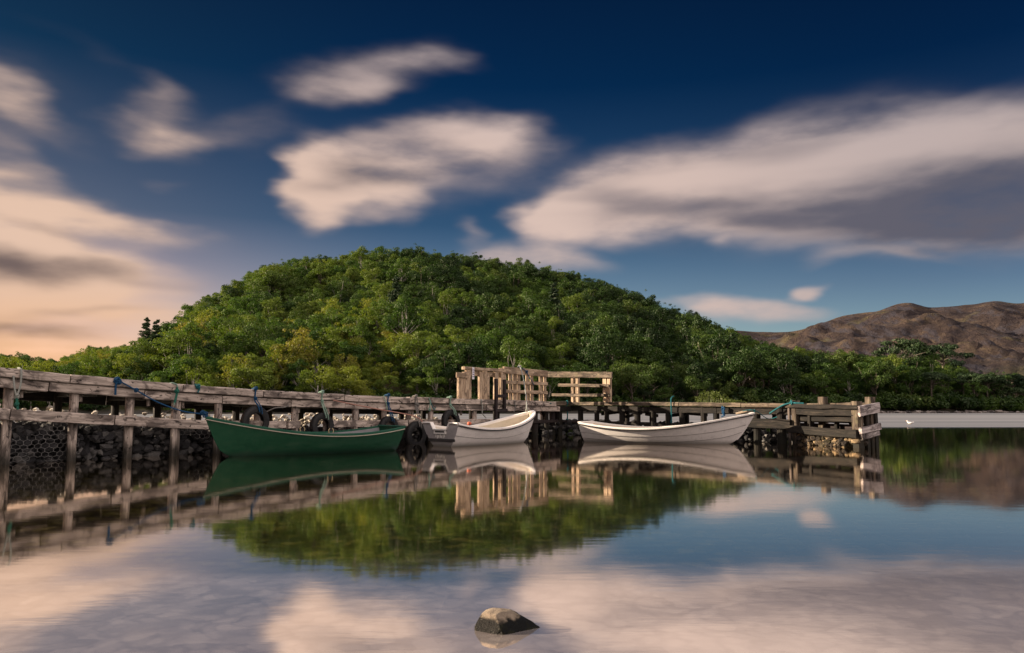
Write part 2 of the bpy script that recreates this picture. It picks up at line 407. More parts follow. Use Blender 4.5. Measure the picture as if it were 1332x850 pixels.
SH = [(475, 232, 120, 34, -6, 1.15, 0), (600, 226, 140, 32, -4, .7, 0), (690, 204, 80, 48, 0, .4, 0), (790, 272, 130, 40, -6, .5, 0),
      (1110, 268, 340, 60, 2, 1.1, 0), (1340, 278, 380, 105, 2, 1.1, 0), (1400, 220, 260, 90, 0, .6, 0), (900, 284, 210, 36, 0, .5, 0), (1050, 178, 210, 36, -6, .4, 0), (1270, 308, 230, 36, 0, .4, 0), (830, 222, 110, 26, -16, .35, 0),
      (0, 338, 120, 34, 6, 1.7, 0), (140, 346, 90, 26, 2, 1.3, 0), (70, 296, 100, 18, 10, .7, 0), (180, 296, 90, 14, 5, .4, 0), (150, 402, 130, 14, -4, .6, 0), (40, 424, 150, 14, 0, .6, 0), (210, 372, 110, 16, 0, .5, 0), (560, 100, 110, 34, 0, .6, 0), (340, 170, 120, 34, 0, .6, 0), (220, 440, 110, 12, 0, .5, 0)]
left = mrange(nt, az, .15, -.62)
front = mrange(nt, sp_.outputs[1], -.25, .15)
cden = math_(nt, 'MULTIPLY', blobs(CL), front)
cn = noise_tex(nt, mapping(nt, cmb.outputs[0], (5, 15, 1), rot=(0, 0, math.radians(5))), 1.0, 5, .55)
# unseen cloud cover added overhead and behind the viewer as fill light
over = noise_tex(nt, mapping(nt, tc, (1.6, 1.6, 2.4)), 1.0, 4, .55)
back = math_(nt, 'SUBTRACT', 1.0, mrange(nt, sp_.outputs[1], -.2, .3))
high = mrange(nt, el, .50, .85)
fill_sheet = math_(nt, 'MULTIPLY', mrange(nt, over, .30, .52, .35, 1), math_(nt, 'MAXIMUM', math_(nt, 'MULTIPLY', back, mrange(nt, el, -.02, .1)), high))
cn2 = noise_tex(nt, mapping(nt, cmb.outputs[0], (4, 26, 1), rot=(0, 0, math.radians(7))), 1.0, 2, .45)
cmask = math_(nt, 'MULTIPLY', mrange(nt, cden, 0, 1.35, 0, 1.0, False), mrange(nt, cn, .22, .66, .55, 1.2))
cn3 = noise_tex(nt, mapping(nt, cmb.outputs[0], (3.2, 17, 1), rot=(0, 0, math.radians(-7))), 1.0, 3, .5)
cmask = math_(nt, 'MULTIPLY', cmask, mixc(nt, left, mrange(nt, cn2, .3, .7, .92, 1.05), mrange(nt, cn3, .36, .62, .50, 1.12)))
cmask = mrange(nt, cmask, .0, .88)
mask = math_(nt, 'MAXIMUM', cmask, fill_sheet)
shade = math_(nt, 'MULTIPLY', blobs(SH), mrange(nt, cn, .3, .7, 1.15, .75))
shade = mrange(nt, math_(nt, 'ADD', shade, mrange(nt, cn2, .40, .75, -.1, .5)), 0, 1.7, 0, .86)
low = mrange(nt, el, .17, .02)
lit = mixc(nt, left, (.262, .200, .176), (.300, .210, .160))
lit = mixc(nt, mrange(nt, az, .12, .5, 0, .62), lit, (.165, .140, .140))
lit = mixc(nt, math_(nt, 'MULTIPLY', left, low), lit, (.335, .190, .102))
lit = mixc(nt, mrange(nt, el, .24, .46, 0, .42), lit, (.16, .15, .17))
drk = mixc(nt, left, (.021, .026, .043), (.026, .021, .026))
ccol = mixc(nt, shade, lit, drk)
side = mixc(nt, mrange(nt, sp_.outputs[0], -.7, .8), (.14, .13, .13), (.84, .70, .64))  # colour of the added fill, brighter towards the right
ccol = mixc(nt, high, ccol, (.36, .37, .42))
ccol = mixc(nt, back, ccol, side)
sky = nt.nodes.new('ShaderNodeTexSky'); sky.sky_type = 'NISHITA'; sky.sun_disc = False
sky.sun_elevation = SUN_EL; sky.sun_rotation = SUN_AZ; sky.air_density = 1.0; sky.dust_density = .6; sky.ozone_density = 3.0
tint = ramp(nt, math_(nt, 'MULTIPLY', el, 1.8, clamp=True), [(0.0, (.52, .54, .52)), (.14, (.46, .455, .45)), (.25, (.29, .295, .32)), (.40, (.085, .138, .185)), (.70, (.008, .052, .10)), (1.0, (.008, .03, .06))])
skc = mixc(nt, 1.0, sky.outputs['Color'], tint, 'MULTIPLY')
skc = mixc(nt, mrange(nt, az, .0, -.62, 0, .75), skc, mixc(nt, 1.0, skc, (2.6, 1.05, .72), 'MULTIPLY'))
skc = mixc(nt, mrange(nt, az, .1, .62, 0, .6), skc, mixc(nt, 1.0, skc, (.5, .52, .62), 'MULTIPLY'))
b1 = N(nt, 'ShaderNodeBackground', Strength=.10); L(nt, skc, b1.inputs['Color'])
b2 = N(nt, 'ShaderNodeBackground', Strength=1.0); L(nt, ccol, b2.inputs['Color'])
mxs = nt.nodes.new('ShaderNodeMixShader'); L(nt, mask, mxs.inputs[0]); L(nt, b1.outputs[0], mxs.inputs[1]); L(nt, b2.outputs[0], mxs.inputs[2])
L(nt, mxs.outputs[0], wout.inputs['Surface'])

# ------------------------------------------------------------------ camera
cam = bpy.data.cameras.new('camera'); cam.lens = 28.0; cam.sensor_width = 36.0; cam.clip_end = 30000; cam.clip_start = .05
co = bpy.data.objects.new('camera', cam); co.location = (0, 0, H); co.rotation_euler = (PI / 2 + PITCH, 0, 0); COL.objects.link(co); sc.camera = co
sc.view_settings.view_transform = 'Standard'; sc.view_settings.look = 'None'; sc.view_settings.gamma = 1.0
sc.view_settings.use_curve_mapping = False; sc.view_settings.exposure = 1.38
try:
    sc.cycles.max_bounces = 8; sc.cycles.transparent_max_bounces = 8; sc.cycles.use_denoising = True
    sc.cycles.sample_clamp_indirect = 4.0; sc.cycles.caustics_reflective = False; sc.cycles.caustics_refractive = False
except Exception: pass

# ------------------------------------------------------------------ lake bed, water
def axis(vals): return vals
ys = [-6000, -2000, -600, -200, -60, -20, -8] + [i * .5 for i in range(-6, 60)] + [32, 36, 42, 50, 70, 100, 200, 500, 1500, 4000, 9000]
xs = [-9000, -3000, -900, -300, -100, -50, -32] + [i * .6 for i in range(-42, 43)] + [32, 50, 100, 300, 900, 3000, 9000]
def bed_z(x, y):
    d = max(0.0, y)
    z = -.16 - .035 * d - (.0 if d < 14 else .03 * (min(d, 60) - 14))
    if abs(x) < 40 and -5 < y < 40: z += .06 * mnoise.noise(Vector((x * .6, y * .6, 0))) + .03 * mnoise.noise(Vector((x * 2, y * 2, 4)))
    return max(z, -3.2)
m, nt, out = new_mat('lake_bed')
pos = wpos(nt)
vor = N(nt, 'ShaderNodeTexVoronoi', Scale=5.5, Randomness=1.0); L(nt, mapping(nt, pos, (1, 1.0, 1)), vor.inputs['Vector'])
vs2 = N(nt, 'ShaderNodeSeparateColor'); L(nt, vor.outputs['Color'], vs2.inputs[0])
big = noise_tex(nt, pos, .5, 5, .6); n3 = noise_tex(nt, pos, 14, 4)
base = ramp(nt, math_(nt, 'ADD', math_(nt, 'MULTIPLY', vs2.outputs[0], .55), math_(nt, 'MULTIPLY', n3, .4)), [(.2, (.05, .045, .012)), (.5, (.24, .21, .05)), (.8, (.50, .42, .14))])
base = mixc(nt, mrange(nt, vor.outputs['Distance'], .32, .6, 0, .8), base, (.02, .017, .008))
base = mixc(nt, mrange(nt, big, .45, .68, 0, .55), base, (.055, .062, .012))
sepb = nt.nodes.new('ShaderNodeSeparateXYZ'); L(nt, pos, sepb.inputs[0])
bright_zone = math_(nt, 'ADD', sepb.outputs[1], math_(nt, 'MULTIPLY', math_(nt, 'SUBTRACT', big, .5), 5.0))
bright_zone = math_(nt, 'SUBTRACT', bright_zone, math_(nt, 'MULTIPLY', sepb.outputs[0], .12))
sand = ramp(nt, math_(nt, 'ADD', math_(nt, 'MULTIPLY', vs2.outputs[0], .35), math_(nt, 'MULTIPLY', n3, .5)), [(.2, (.18, .14, .12)), (.5, (.50, .41, .36)), (.8, (.68, .58, .52))])  # pebbly near bed, paled to stand in for the bright reflection above
sand = mixc(nt, mrange(nt, vor.outputs['Distance'], .35, .62, 0, .75), sand, (.10, .085, .08))
base = mixc(nt, mrange(nt, bright_zone, 6.6, 4.4), base, sand)
princ(nt, out, base, .9, bump(nt, math_(nt, 'SUBTRACT', 1.0, vor.outputs['Distance']), .8, .05), .2)
bed = grid_obj('lake_bed', m, [[(x, y, bed_z(x, y)) for x in xs] for y in ys]); tag(bed, None, None, kind='structure')

m, nt, out = new_mat('lake_water')
pos = wpos(nt)
sx = nt.nodes.new('ShaderNodeSeparateXYZ'); L(nt, pos, sx.inputs[0])
edge = noise_tex(nt, mapping(nt, pos, (.03, .10, 1)), 1.0, 3)
yy = math_(nt, 'ADD', sx.outputs[1], math_(nt, 'MULTIPLY', math_(nt, 'SUBTRACT', edge, .5), 9.0))
wind = mrange(nt, yy, 34.5, 40.5)                      # ruffled water starts beyond the shelter of the pier
big = noise_tex(nt, mapping(nt, pos, (.5, 1.6, 1)), 1.0, 3, .5)
rip = noise_tex(nt, mapping(nt, pos, (2.2, 7.0, 1)), 1.0, 3, .55)
hgt = math_(nt, 'ADD', math_(nt, 'MULTIPLY', big, .6), math_(nt, 'MULTIPLY', rip, .25))
bn = N(nt, 'ShaderNodeBump', Strength=.022, Distance=.06); L(nt, hgt, bn.inputs['Height'])
gl = N(nt, 'ShaderNodeBsdfGlossy'); L(nt, mrange(nt, wind, 0, 1, .045, .38), gl.inputs['Roughness'])
gl.inputs['Color'].default_value = (1.0, .935, .865, 1); L(nt, bn.outputs[0], gl.inputs['Normal'])
tr = N(nt, 'ShaderNodeBsdfTransparent'); tr.inputs['Color'].default_value = (.90, .83, .58, 1)
deep = N(nt, 'ShaderNodeBsdfDiffuse'); deep.inputs['Color'].default_value = (.026, .040, .060, 1)
lw = N(nt, 'ShaderNodeFresnel', IOR=1.33); L(nt, bn.outputs[0], lw.inputs['Normal'])
fac = math_(nt, 'ADD', .64, math_(nt, 'MULTIPLY', lw.outputs[0], .50), clamp=True)
fac = math_(nt, 'MULTIPLY', fac, math_(nt, 'SUBTRACT', 1.0, math_(nt, 'MULTIPLY', wind, mrange(nt, noise_tex(nt, mapping(nt, pos, (.012, .16, 1)), 1.0, 4, .6), .35, .65, .42, .62))))
deepf = mrange(nt, sx.outputs[1], 16, 45)
mx0 = nt.nodes.new('ShaderNodeMixShader'); L(nt, deepf, mx0.inputs[0]); L(nt, tr.outputs[0], mx0.inputs[1]); L(nt, deep.outputs[0], mx0.inputs[2])
pale_veil = N(nt, 'ShaderNodeBsdfDiffuse')  # pale diffuse veil that paints extra brightness into the near reflections
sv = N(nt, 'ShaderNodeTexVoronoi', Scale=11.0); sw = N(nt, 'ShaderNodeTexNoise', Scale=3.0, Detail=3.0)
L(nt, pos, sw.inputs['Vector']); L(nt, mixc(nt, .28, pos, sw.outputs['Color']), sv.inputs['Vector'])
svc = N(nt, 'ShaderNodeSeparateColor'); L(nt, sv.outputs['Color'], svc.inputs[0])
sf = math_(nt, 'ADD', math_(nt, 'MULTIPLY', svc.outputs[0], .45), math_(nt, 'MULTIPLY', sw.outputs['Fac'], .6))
L(nt, ramp(nt, math_(nt, 'SUBTRACT', sf, math_(nt, 'MULTIPLY', mrange(nt, sv.outputs['Distance'], .3, .6), .25)), [(.1, (.40, .335, .31)), (.45, (.54, .455, .42)), (.75, (.66, .56, .51))]), pale_veil.inputs['Color'])
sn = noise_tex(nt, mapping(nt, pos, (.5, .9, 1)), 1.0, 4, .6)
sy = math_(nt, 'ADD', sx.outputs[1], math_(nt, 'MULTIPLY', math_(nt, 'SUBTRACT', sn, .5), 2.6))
mxs_ = nt.nodes.new('ShaderNodeMixShader'); L(nt, mrange(nt, sy, 6.1, 4.2, 0, .80), mxs_.inputs[0]); L(nt, mx0.outputs[0], mxs_.inputs[1]); L(nt, pale_veil.outputs[0], mxs_.inputs[2])
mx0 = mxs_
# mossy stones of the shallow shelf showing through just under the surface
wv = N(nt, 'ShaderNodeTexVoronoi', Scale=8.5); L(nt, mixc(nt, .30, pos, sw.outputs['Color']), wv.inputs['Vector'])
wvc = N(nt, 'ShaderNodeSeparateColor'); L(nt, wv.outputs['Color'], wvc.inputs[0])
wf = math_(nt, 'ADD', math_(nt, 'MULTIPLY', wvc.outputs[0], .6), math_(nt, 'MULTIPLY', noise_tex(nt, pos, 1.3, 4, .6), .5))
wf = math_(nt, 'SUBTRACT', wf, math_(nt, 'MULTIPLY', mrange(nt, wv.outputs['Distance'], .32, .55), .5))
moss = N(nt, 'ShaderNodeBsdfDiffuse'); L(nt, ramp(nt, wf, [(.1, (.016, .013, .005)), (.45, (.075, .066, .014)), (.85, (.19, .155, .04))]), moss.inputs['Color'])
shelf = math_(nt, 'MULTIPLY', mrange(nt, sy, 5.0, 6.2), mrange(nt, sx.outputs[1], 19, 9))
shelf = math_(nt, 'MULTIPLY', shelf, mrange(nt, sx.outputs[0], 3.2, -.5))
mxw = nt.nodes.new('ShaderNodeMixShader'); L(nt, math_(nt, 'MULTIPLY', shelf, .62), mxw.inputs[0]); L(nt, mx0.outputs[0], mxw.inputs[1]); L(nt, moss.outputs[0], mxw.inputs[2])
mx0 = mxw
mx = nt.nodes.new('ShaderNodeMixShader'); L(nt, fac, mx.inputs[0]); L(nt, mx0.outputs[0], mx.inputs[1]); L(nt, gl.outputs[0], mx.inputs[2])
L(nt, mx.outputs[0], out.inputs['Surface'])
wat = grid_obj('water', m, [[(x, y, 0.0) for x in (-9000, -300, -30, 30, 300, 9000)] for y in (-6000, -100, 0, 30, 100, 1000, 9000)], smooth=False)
tag(wat, None, None, kind='structure')

r = random.Random(5); mb = MB()
for i in range(3600):
    y = 5.2 + 17 * r.random() ** 1.3; x = r.uniform(-.75, .75) * (y + 1.5)
    s_ = r.choice((.05, .07, .09, .12, .16)) * r.uniform(.7, 1.4)
    if bed_z(x, y) + s_ * .5 > -.03: continue
    mb.rock((x, y, bed_z(x, y) + s_ * .12), (s_, s_ * r.uniform(.6, 1), s_ * .5), 1, r)
o = mb.build('bed_stones', M['bedstone'], smooth=True); tag(o, 'olive brown stones lying on the shallow lake bed', 'stones', kind='stuff')

# ------------------------------------------------------------------ hill and shore terrain
S = [(-400, 450), (-150, 456), (0, 459), (50, 467), (80, 464), (110, 455), (150, 452), (182, 446), (205, 430), (235, 403), (262, 387), (300, 367), (345, 345), (400, 335), (440, 329), (500, 323), (560, 325), (620, 332), (700, 347), (760, 359), (820, 378), (880, 401), (930, 420), (980, 441), (1010, 451), (1060, 457), (1120, 459), (1180, 464), (1222, 465), (1245, 474), (1262, 484), (1332, 488), (1500, 484), (1800, 470)]
RD = [(-400, 130), (0, 135), (60, 150), (110, 185), (200, 180), (300, 185), (400, 200), (500, 215), (700, 218), (880, 200), (980, 168), (1060, 150), (1150, 142), (1250, 130), (1332, 130), (1800, 140)]
R0 = [(-400, 70), (0, 88), (300, 90), (600, 92), (900, 96), (1143, 100), (1332, 103), (1800, 110)]
TREE_H = 6.6
def terr(px, r):
    R = sm_table(RD, px); r0 = sm_table(R0, px); Zr = zrow(sm_table(S, px), R) - TREE_H * .86
    t = (r - r0) / (R - r0)
    if t < 0: z = -.9 + .9 * max(0, 1 + t * 8) if t > -.125 else -1.2
    elif t <= 1: z = Zr * (.78 * t + .22 * t * t) if Zr > 12 else .4 + (Zr - .4) * min(1, t * 1.6) ** .8 if Zr > .4 else .4 * min(1, t * 20)
    else: z = max(-1.2, Zr * math.cos(min(1.4, (t - 1) * 1.1)))
    if t > .02:
        a = kx(px); z += min(1, t * 5) * 1.1 * (mnoise.noise(Vector((a * r * .05, r * .05, 3))) + .5 * mnoise.noise(Vector((a * r * .13, r * .13, 7))))
    return z
rows = []
for i in range(90):
    rr = 60 + i * 4.0; row = []
    for j in range(120):
        px = -380 + j * 2180 / 119; a = math.atan(kx(px)); R_ = rr / math.cos(a) * math.cos(a)
        row.append((kx(px) * rr, rr, terr(px, rr)))
    rows.append(row)
m, nt, out = new_mat('hill_ground')
pos = wpos(nt); n1 = noise_tex(nt, pos, .12, 5, .6); n2 = noise_tex(nt, pos, 1.4, 5, .65)
c = ramp(nt, n1, [(.3, (.018, .022, .008)), (.5, (.035, .032, .012)), (.7, (.075, .045, .022))])
c = mixc(nt, mrange(nt, n2, .4, .7, 0, .6), c, (.03, .045, .012))
c = mixc(nt, mrange(nt, sepz(nt, pos), .7, .15), c, (.055, .05, .042))
princ(nt, out, c, .95, bump(nt, n2, .8, .3), .1)
hill = grid_obj('hill', m, rows); tag(hill, None, None, kind='structure')

# mountain far across the lake
MS = [(700, 470), (900, 442), (950, 431), (1000, 432), (1040, 430), (1075, 420), (1100, 411), (1130, 407), (1150, 404), (1172, 396), (1190, 394), (1215, 400), (1240, 399), (1265, 397), (1300, 392), (1340, 394), (1450, 372), (1600, 350), (1800, 380)]
rows = []
for i in range(110):
    t = i / 109 * 1.5; rr = 1100 + 1500 * t; row = []
    for j in range(230):
        px = 690 + j * 1110 / 229; a = kx(px)
        R = 2600; Zr = zrow(sm_table(MS, px), R) + 1
        x = a * rr
        g = (t ** 1.25 if t <= 1 else max(0, 1 - (t - 1) * .8))
        rg = mnoise.ridged_multi_fractal(Vector((x * .0034, rr * .0022, 1.3)), 1.0, 2.1, 6, 1.0, 2.0) - 1.0
        fr = mnoise.fractal(Vector((x * .012, rr * .012, 6)), 1.0, 2.0, 5)
        k = min(1, t * 2.5) * (1.0 if t < .80 else max(.0, 1 - (t - .80) / .2) if t <= 1 else .0)
        z = Zr * g + rg * 46 * k + fr * (15 * k + 2.0) - 26 * k * max(0, mnoise.noise(Vector((x * .006 + rr * .0012, rr * .0012, 9))))
        row.append((x, rr, z if t > 0 else -4))
    rows.append(row)
m, nt, out = new_mat('moor_and_rock')
pos = wpos(nt)
n1 = noise_tex(nt, pos, .006, 6, .6); n2 = noise_tex(nt, pos, .03, 6, .7, .6); n4 = noise_tex(nt, mapping(nt, pos, (1.6, .35, 1.2), rot=(0, 0, .5)), .016, 7, .72)
c = ramp(nt, math_(nt, 'ADD', math_(nt, 'MULTIPLY', n1, .55), math_(nt, 'MULTIPLY', n2, .45)), [(.36, (.012, .010, .013)), (.46, (.036, .027, .027)), (.55, (.068, .049, .040)), (.68, (.14, .105, .066))])
c = mixc(nt, mrange(nt, n4, .50, .60, 0, .85), c, (.052, .047, .056))
c = mixc(nt, mrange(nt, noise_tex(nt, pos, .009, 3), .58, .72, 0, .35), c, (.15, .13, .05))
c = mixc(nt, math_(nt, 'MULTIPLY', mrange(nt, sepz(nt, pos), 95, 20), mrange(nt, n1, .4, .6)), c, (.05, .065, .025))
princ(nt, out, c, .95, bump(nt, math_(nt, 'ADD', n2, noise_tex(nt, pos, .09, 5, .7)), 1.0, 14), .1)
mt = grid_obj('mountain', m, rows); tag(mt, None, None, kind='structure')

# ------------------------------------------------------------------ trees
def leaf_clump(mb, c, rad, n, size, r, flat=.7, up=.35):
    for _ in range(n):
        d = Vector((r.gauss(0, 1), r.gauss(0, 1), r.gauss(0, 1) + up)).normalized()
        k = rad * (.40 + .72 * r.random() ** .7)
        p = c + Vector((d.x * k, d.y * k, d.z * k * flat))
        nrm = (d + Vector((r.uniform(-.7, .7), r.uniform(-.7, .7), r.uniform(-.4, .8)))).normalized()
        a = nrm.orthogonal().normalized(); a = Matrix.Rotation(r.uniform(0, 6.28), 3, nrm) @ a; b = nrm.cross(a)
        s1 = size * r.uniform(.6, 1.3); s2 = s1 * r.uniform(.5, .85)
        mb.add([p - a * s1, p - b * s2 + nrm * s1 * .2, p + a * s1, p + b * s2 + nrm * s1 * .2], [(0, 1, 2, 3)])
def mk_mesh(mb, name, mat, smooth=False):
    me = bpy.data.meshes.new(name); me.from_pydata([tuple(p) for p in mb.v], [], mb.f); me.materials.append(mat)
    if smooth: me.polygons.foreach_set('use_smooth', [True] * len(me.polygons))
    return me
def limb(mb, p0, p1, r0, r1, r, n=6):
    p0, p1 = Vector(p0), Vector(p1); pts = []
    for i in range(5):
        t = i / 4; q = p0.lerp(p1, t); w_ = (p1 - p0).length * .07 * math.sin(t * PI)
        pts.append(q + Vector((r.uniform(-w_, w_), r.uniform(-w_, w_), 0)))
    mb.tube(pts, r0, n, taper=r1 / r0)
def broadleaf(seed, mat, bark, h=6.6, rx=2.5, rz=2.3, nc=20, leaf=.115, per=300, thin=0.0):
    r = random.Random(seed); cr, tr = MB(), MB()
    top = Vector((r.uniform(-.4, .4), r.uniform(-.4, .4), h * .58)); limb(tr, (0, 0, -.6), top, .17, .08, r, 7)
    cz = h - rz * .92
    for i in range(nc):
        for _ in range(30):
            d = Vector((r.uniform(-1, 1), r.uniform(-1, 1), r.uniform(-1, 1)))
            if .25 < d.length < 1.0: break
        c = Vector((d.x * rx, d.y * rx, cz + d.z * rz)); rad = r.uniform(.55, 1.05) * (1.15 - .3 * abs(d.z))
        leaf_clump(cr, c, rad * r.uniform(.8, 1.15), int(per * rad * rad * (1 - thin)) + 20, leaf, r, r.uniform(.5, .85))
        if i % 2 == 0: limb(tr, Vector((0, 0, h * r.uniform(.22, .5))), c + Vector((0, 0, -.1)), .055, .018, r, 5)
    for _ in range(10):                       # stray twigs at the outline
        d = Vector((r.gauss(0, 1), r.gauss(0, 1), r.gauss(0, 1) * .8 + .5)).normalized()
        leaf_clump(cr, Vector((d.x * rx * 1.05, d.y * rx * 1.05, cz + d.z * rz * 1.05)), .32, 22, leaf * .9, r)
    return mk_mesh(cr, 'crown', mat), mk_mesh(tr, 'trunk', bark, True)
def conifer(seed, h=9.5):
    r = random.Random(seed); cr, tr = MB(), MB(); limb(tr, (0, 0, -.5), (0, 0, h * .98), .2, .03, r, 7)
    z = h * .22; k = 0
    while z < h * .97:
        t = (z / h - .22) / .78; rad = 2.1 * (1 - t) ** .8 * r.uniform(.75, 1.15) + .15
        nb = 5 if t < .7 else 4
        for i in range(nb):
            an = k * 1.1 + 2 * PI * i / nb + r.uniform(-.3, .3); rr = rad * r.uniform(.6, 1.1)
            e = Vector((math.cos(an) * rr, math.sin(an) * rr, z + rr * .05 + r.uniform(-.35, .35))); limb(tr, (0, 0, z - .1), e, .04, .012, r, 4)
            for q in (.45, .75, 1.0):
                leaf_clump(cr, Vector((e.x * q, e.y * q, z + (e.z - z) * q + r.uniform(-.1, .1))), .24 + rad * .15, 34, .12, r, .62)
        z += h * r.uniform(.045, .075); k += 1
    return mk_mesh(cr, 'crown', M['leaf_pine']), mk_mesh(tr, 'trunk', M['bark'], True)
def flat_pine(seed, h=7.6):
    r = random.Random(seed); cr, tr = MB(), MB(); limb(tr, (0, 0, -.5), (.3, .1, h * .75), .22, .10, r, 7)
    for i in range(19):
        an = r.uniform(0, 6.28); rr = 3.3 * math.sqrt(r.random()); c = Vector((math.cos(an) * rr, math.sin(an) * rr, h * .86 - rr * rr * .09 + r.uniform(-.5, .3)))
        limb(tr, (.2, .1, h * r.uniform(.45, .7)), c, .06, .02, r, 5); leaf_clump(cr, c, r.uniform(.7, 1.05), 150, .15, r, .42)
    return mk_mesh(cr, 'crown', M['leaf_pine']), mk_mesh(tr, 'trunk', M['bark'], True)

def bush(seed):
    r = random.Random(seed); cr, tr = MB(), MB()
    for i in range(11):
        an = r.uniform(0, 6.28); rr = 1.25 * math.sqrt(r.random()); c = Vector((math.cos(an) * rr, math.sin(an) * rr, r.uniform(.15, 1.35) * (1.15 - rr * .5)))
        leaf_clump(cr, c, r.uniform(.5, .8), 90, .15, r, .8); limb(tr, (0, 0, -.2), c, .03, .01, r, 4)
    return mk_mesh(cr, 'crown', M['leaf_dark']), mk_mesh(tr, 'stem', M['bark'], True)
PRO = [broadleaf(101, M['leaf_dark'], M['bark']), broadleaf(102, M['leaf_dark'], M['bark'], 7.2, 2.8, 2.3, 24), broadleaf(103, M['leaf_dark'], M['bark_pale'], 6.2, 2.2, 2.0, 14, thin=.55),
       broadleaf(104, M['leaf_mid'], M['bark']), broadleaf(105, M['leaf_mid'], M['bark_pale'], 6.9, 2.4, 2.5, 18, thin=.15), broadleaf(106, M['leaf_mid'], M['bark'], 5.6, 2.9, 1.9, 22),
       broadleaf(107, M['leaf_yellow'], M['bark_pale'], 6.0, 2.4, 2.1, 18), broadleaf(108, M['leaf_yellow'], M['bark_pale'], 6.6, 2.1, 2.4, 13, thin=.5),
       conifer(109), flat_pine(110), bush(111)]
CNAME = ['dark green', 'dark green', 'dark green', 'mid green', 'mid green', 'mid green', 'yellow-green', 'yellow-green', 'conifer', 'flat pine']
r = random.Random(21); TREES = []
yy0 = 84.0
while yy0 < 262:
    step = 3.15 + (yy0 - 84) * .004
    x = -kx(1420) * yy0 * 1.0
    px_lo, px_hi = -150, 1480
    x0, x1 = kx(px_lo) * yy0, kx(px_hi) * yy0
    x = x0
    while x < x1:
        X, Y = x + r.uniform(-1.4, 1.4), yy0 + r.uniform(-1.5, 1.5)
        px = CX + (X / Y) * math.hypot(F, HZ - CY)
        R = sm_table(RD, px); r0 = sm_table(R0, px); z = terr(px, Y)
        t = (Y - r0) / (R - r0)
        if Y > r0 + 1.0 and Y < R + 14 and z > .25:
            n = mnoise.noise(Vector((X * .035, Y * .035, 2))); q = r.random() * .55 + .5 * (n * .9 + .5)
            wl_ = 1.0 if px < 330 else .78 if px < 520 else .48 if px < 760 else .30  # besides tree variety, sunlit left and shaded right are put into leaf colour
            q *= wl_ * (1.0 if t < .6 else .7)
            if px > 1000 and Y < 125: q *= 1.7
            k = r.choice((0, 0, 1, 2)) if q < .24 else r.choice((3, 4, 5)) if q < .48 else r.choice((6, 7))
            if px > 1210 and r.random() < .55: k = 9
            elif r.random() < .004: k = 8
            s_ = (.52 + .80 * r.random() ** 1.7) * (1.0 if t > .08 else .85)
            if k == 9: s_ *= .75
            if 62 < px < 112 and .25 < t < .75 and r.random() < .75: x += step; continue      # bracken clearing
            if px < 182: s_ *= .8
            yS = sm_table(S, px)                       # crowns stay under the hill's outline
            for _ in range(12):
                if px_of((X, Y, z + 7.0 * s_))[1] > yS - 5 + 7 * r.random(): break
                s_ *= .93
            if s_ < .3: x += step; continue
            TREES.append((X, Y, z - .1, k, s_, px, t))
        x += step * r.uniform(.8, 1.2)
    yy0 += step * .92
# hand-placed singles: (px, distance, proto, scale, label, group)
SINGLE = [(186, 128, 8, .86, 'tall dark conifer rising alone above the low left end of the wood', 'conifer'),
          (205, 122, 8, .62, 'shorter dark conifer beside the tall conifer at the left end of the wood', 'conifer'),
          (199, 108, 8, .80, 'dark conifer standing low at the wood edge just above the blue mooring line', 'conifer'),
          (226, 112, 9, .92, 'broad dark pine at the left foot of the wood beside the conifers', 'pine'),
          (164, 98, 6, .80, 'round yellow-green bush-like tree behind the left beam of the pier', 'tree'),
          (263, 92, 7, .62, 'small yellow-green tree with pale thin trunk behind the pier beside green knot', 'tree'),
          (1045, 160, 9, .62, 'small dark flat pine poking above the wood in front of the mountain', 'pine'),
          (1180, 112, 9, 1.12, 'wide dark umbrella pine on the wooded point in front of the mountain', 'pine'),
          (1232, 118, 9, 1.02, 'dark umbrella pine, second and lower one on the wooded point', 'pine'),
          (1112, 101.5, 10, .9, 'low green bush at the waterline seen just left of the pier head corner', 'bush'),
          (1185, 103, 3, .78, 'low bright green tree on the shore of the wooded point', 'tree'),
          (460, 108, 6, .95, 'bright yellow-green tree on the hillside above the second tyre', 'tree')]
def place_tree(X, Y, z, k, s_, rot, label, cat, group):
    e = bpy.data.objects.new('bush' if k == 10 else 'pine_tree' if k >= 8 else 'broadleaf_tree', None); e.location = (X, Y, z); e.rotation_euler = (0, 0, rot); e.scale = (s_, s_, s_ * rT.uniform(.92, 1.08))
    COL.objects.link(e); tag(e, label, cat, group)
    for me, nm in ((PRO[k][0], 'crown'), (PRO[k][1], 'stem' if k == 10 else 'trunk')):
        o = bpy.data.objects.new(nm, me); o.parent = e; COL.objects.link(o)
    return e
rT = random.Random(77)
for (px, d, k, s_, lab, cat) in SINGLE:
    a = kx(px); place_tree(a * d, d, terr(px, d) - .1, k, s_, rT.uniform(0, 6.28), lab, cat, None)
def region(px, t):
    if px < 200: return 'low left end of the wood'
    if px > 985: return 'wooded point beyond the pier end'
    if t > .9: return 'crest of the wooded hill'
    if t > .45: return 'upper slope of the wooded hill'
    return 'lower slope of the wooded hill behind the pier'
def visible(T):
    X, Y, z, k, s_, px, t = T
    p = px_of((X, Y, z + TREE_H * s_ * .9)); lim = lerp_table([(0, 482), (300, 508), (600, 518), (1332, 530)], p[0])
    return -15 < p[0] < 1347 and p[1] < lim - 3 and t < 1.04
cand = [T for T in TREES if visible(T)]
cand.sort(key=lambda T: -T[4] / T[1])
near = cand[:282]; nid = set(id(T) for T in near)
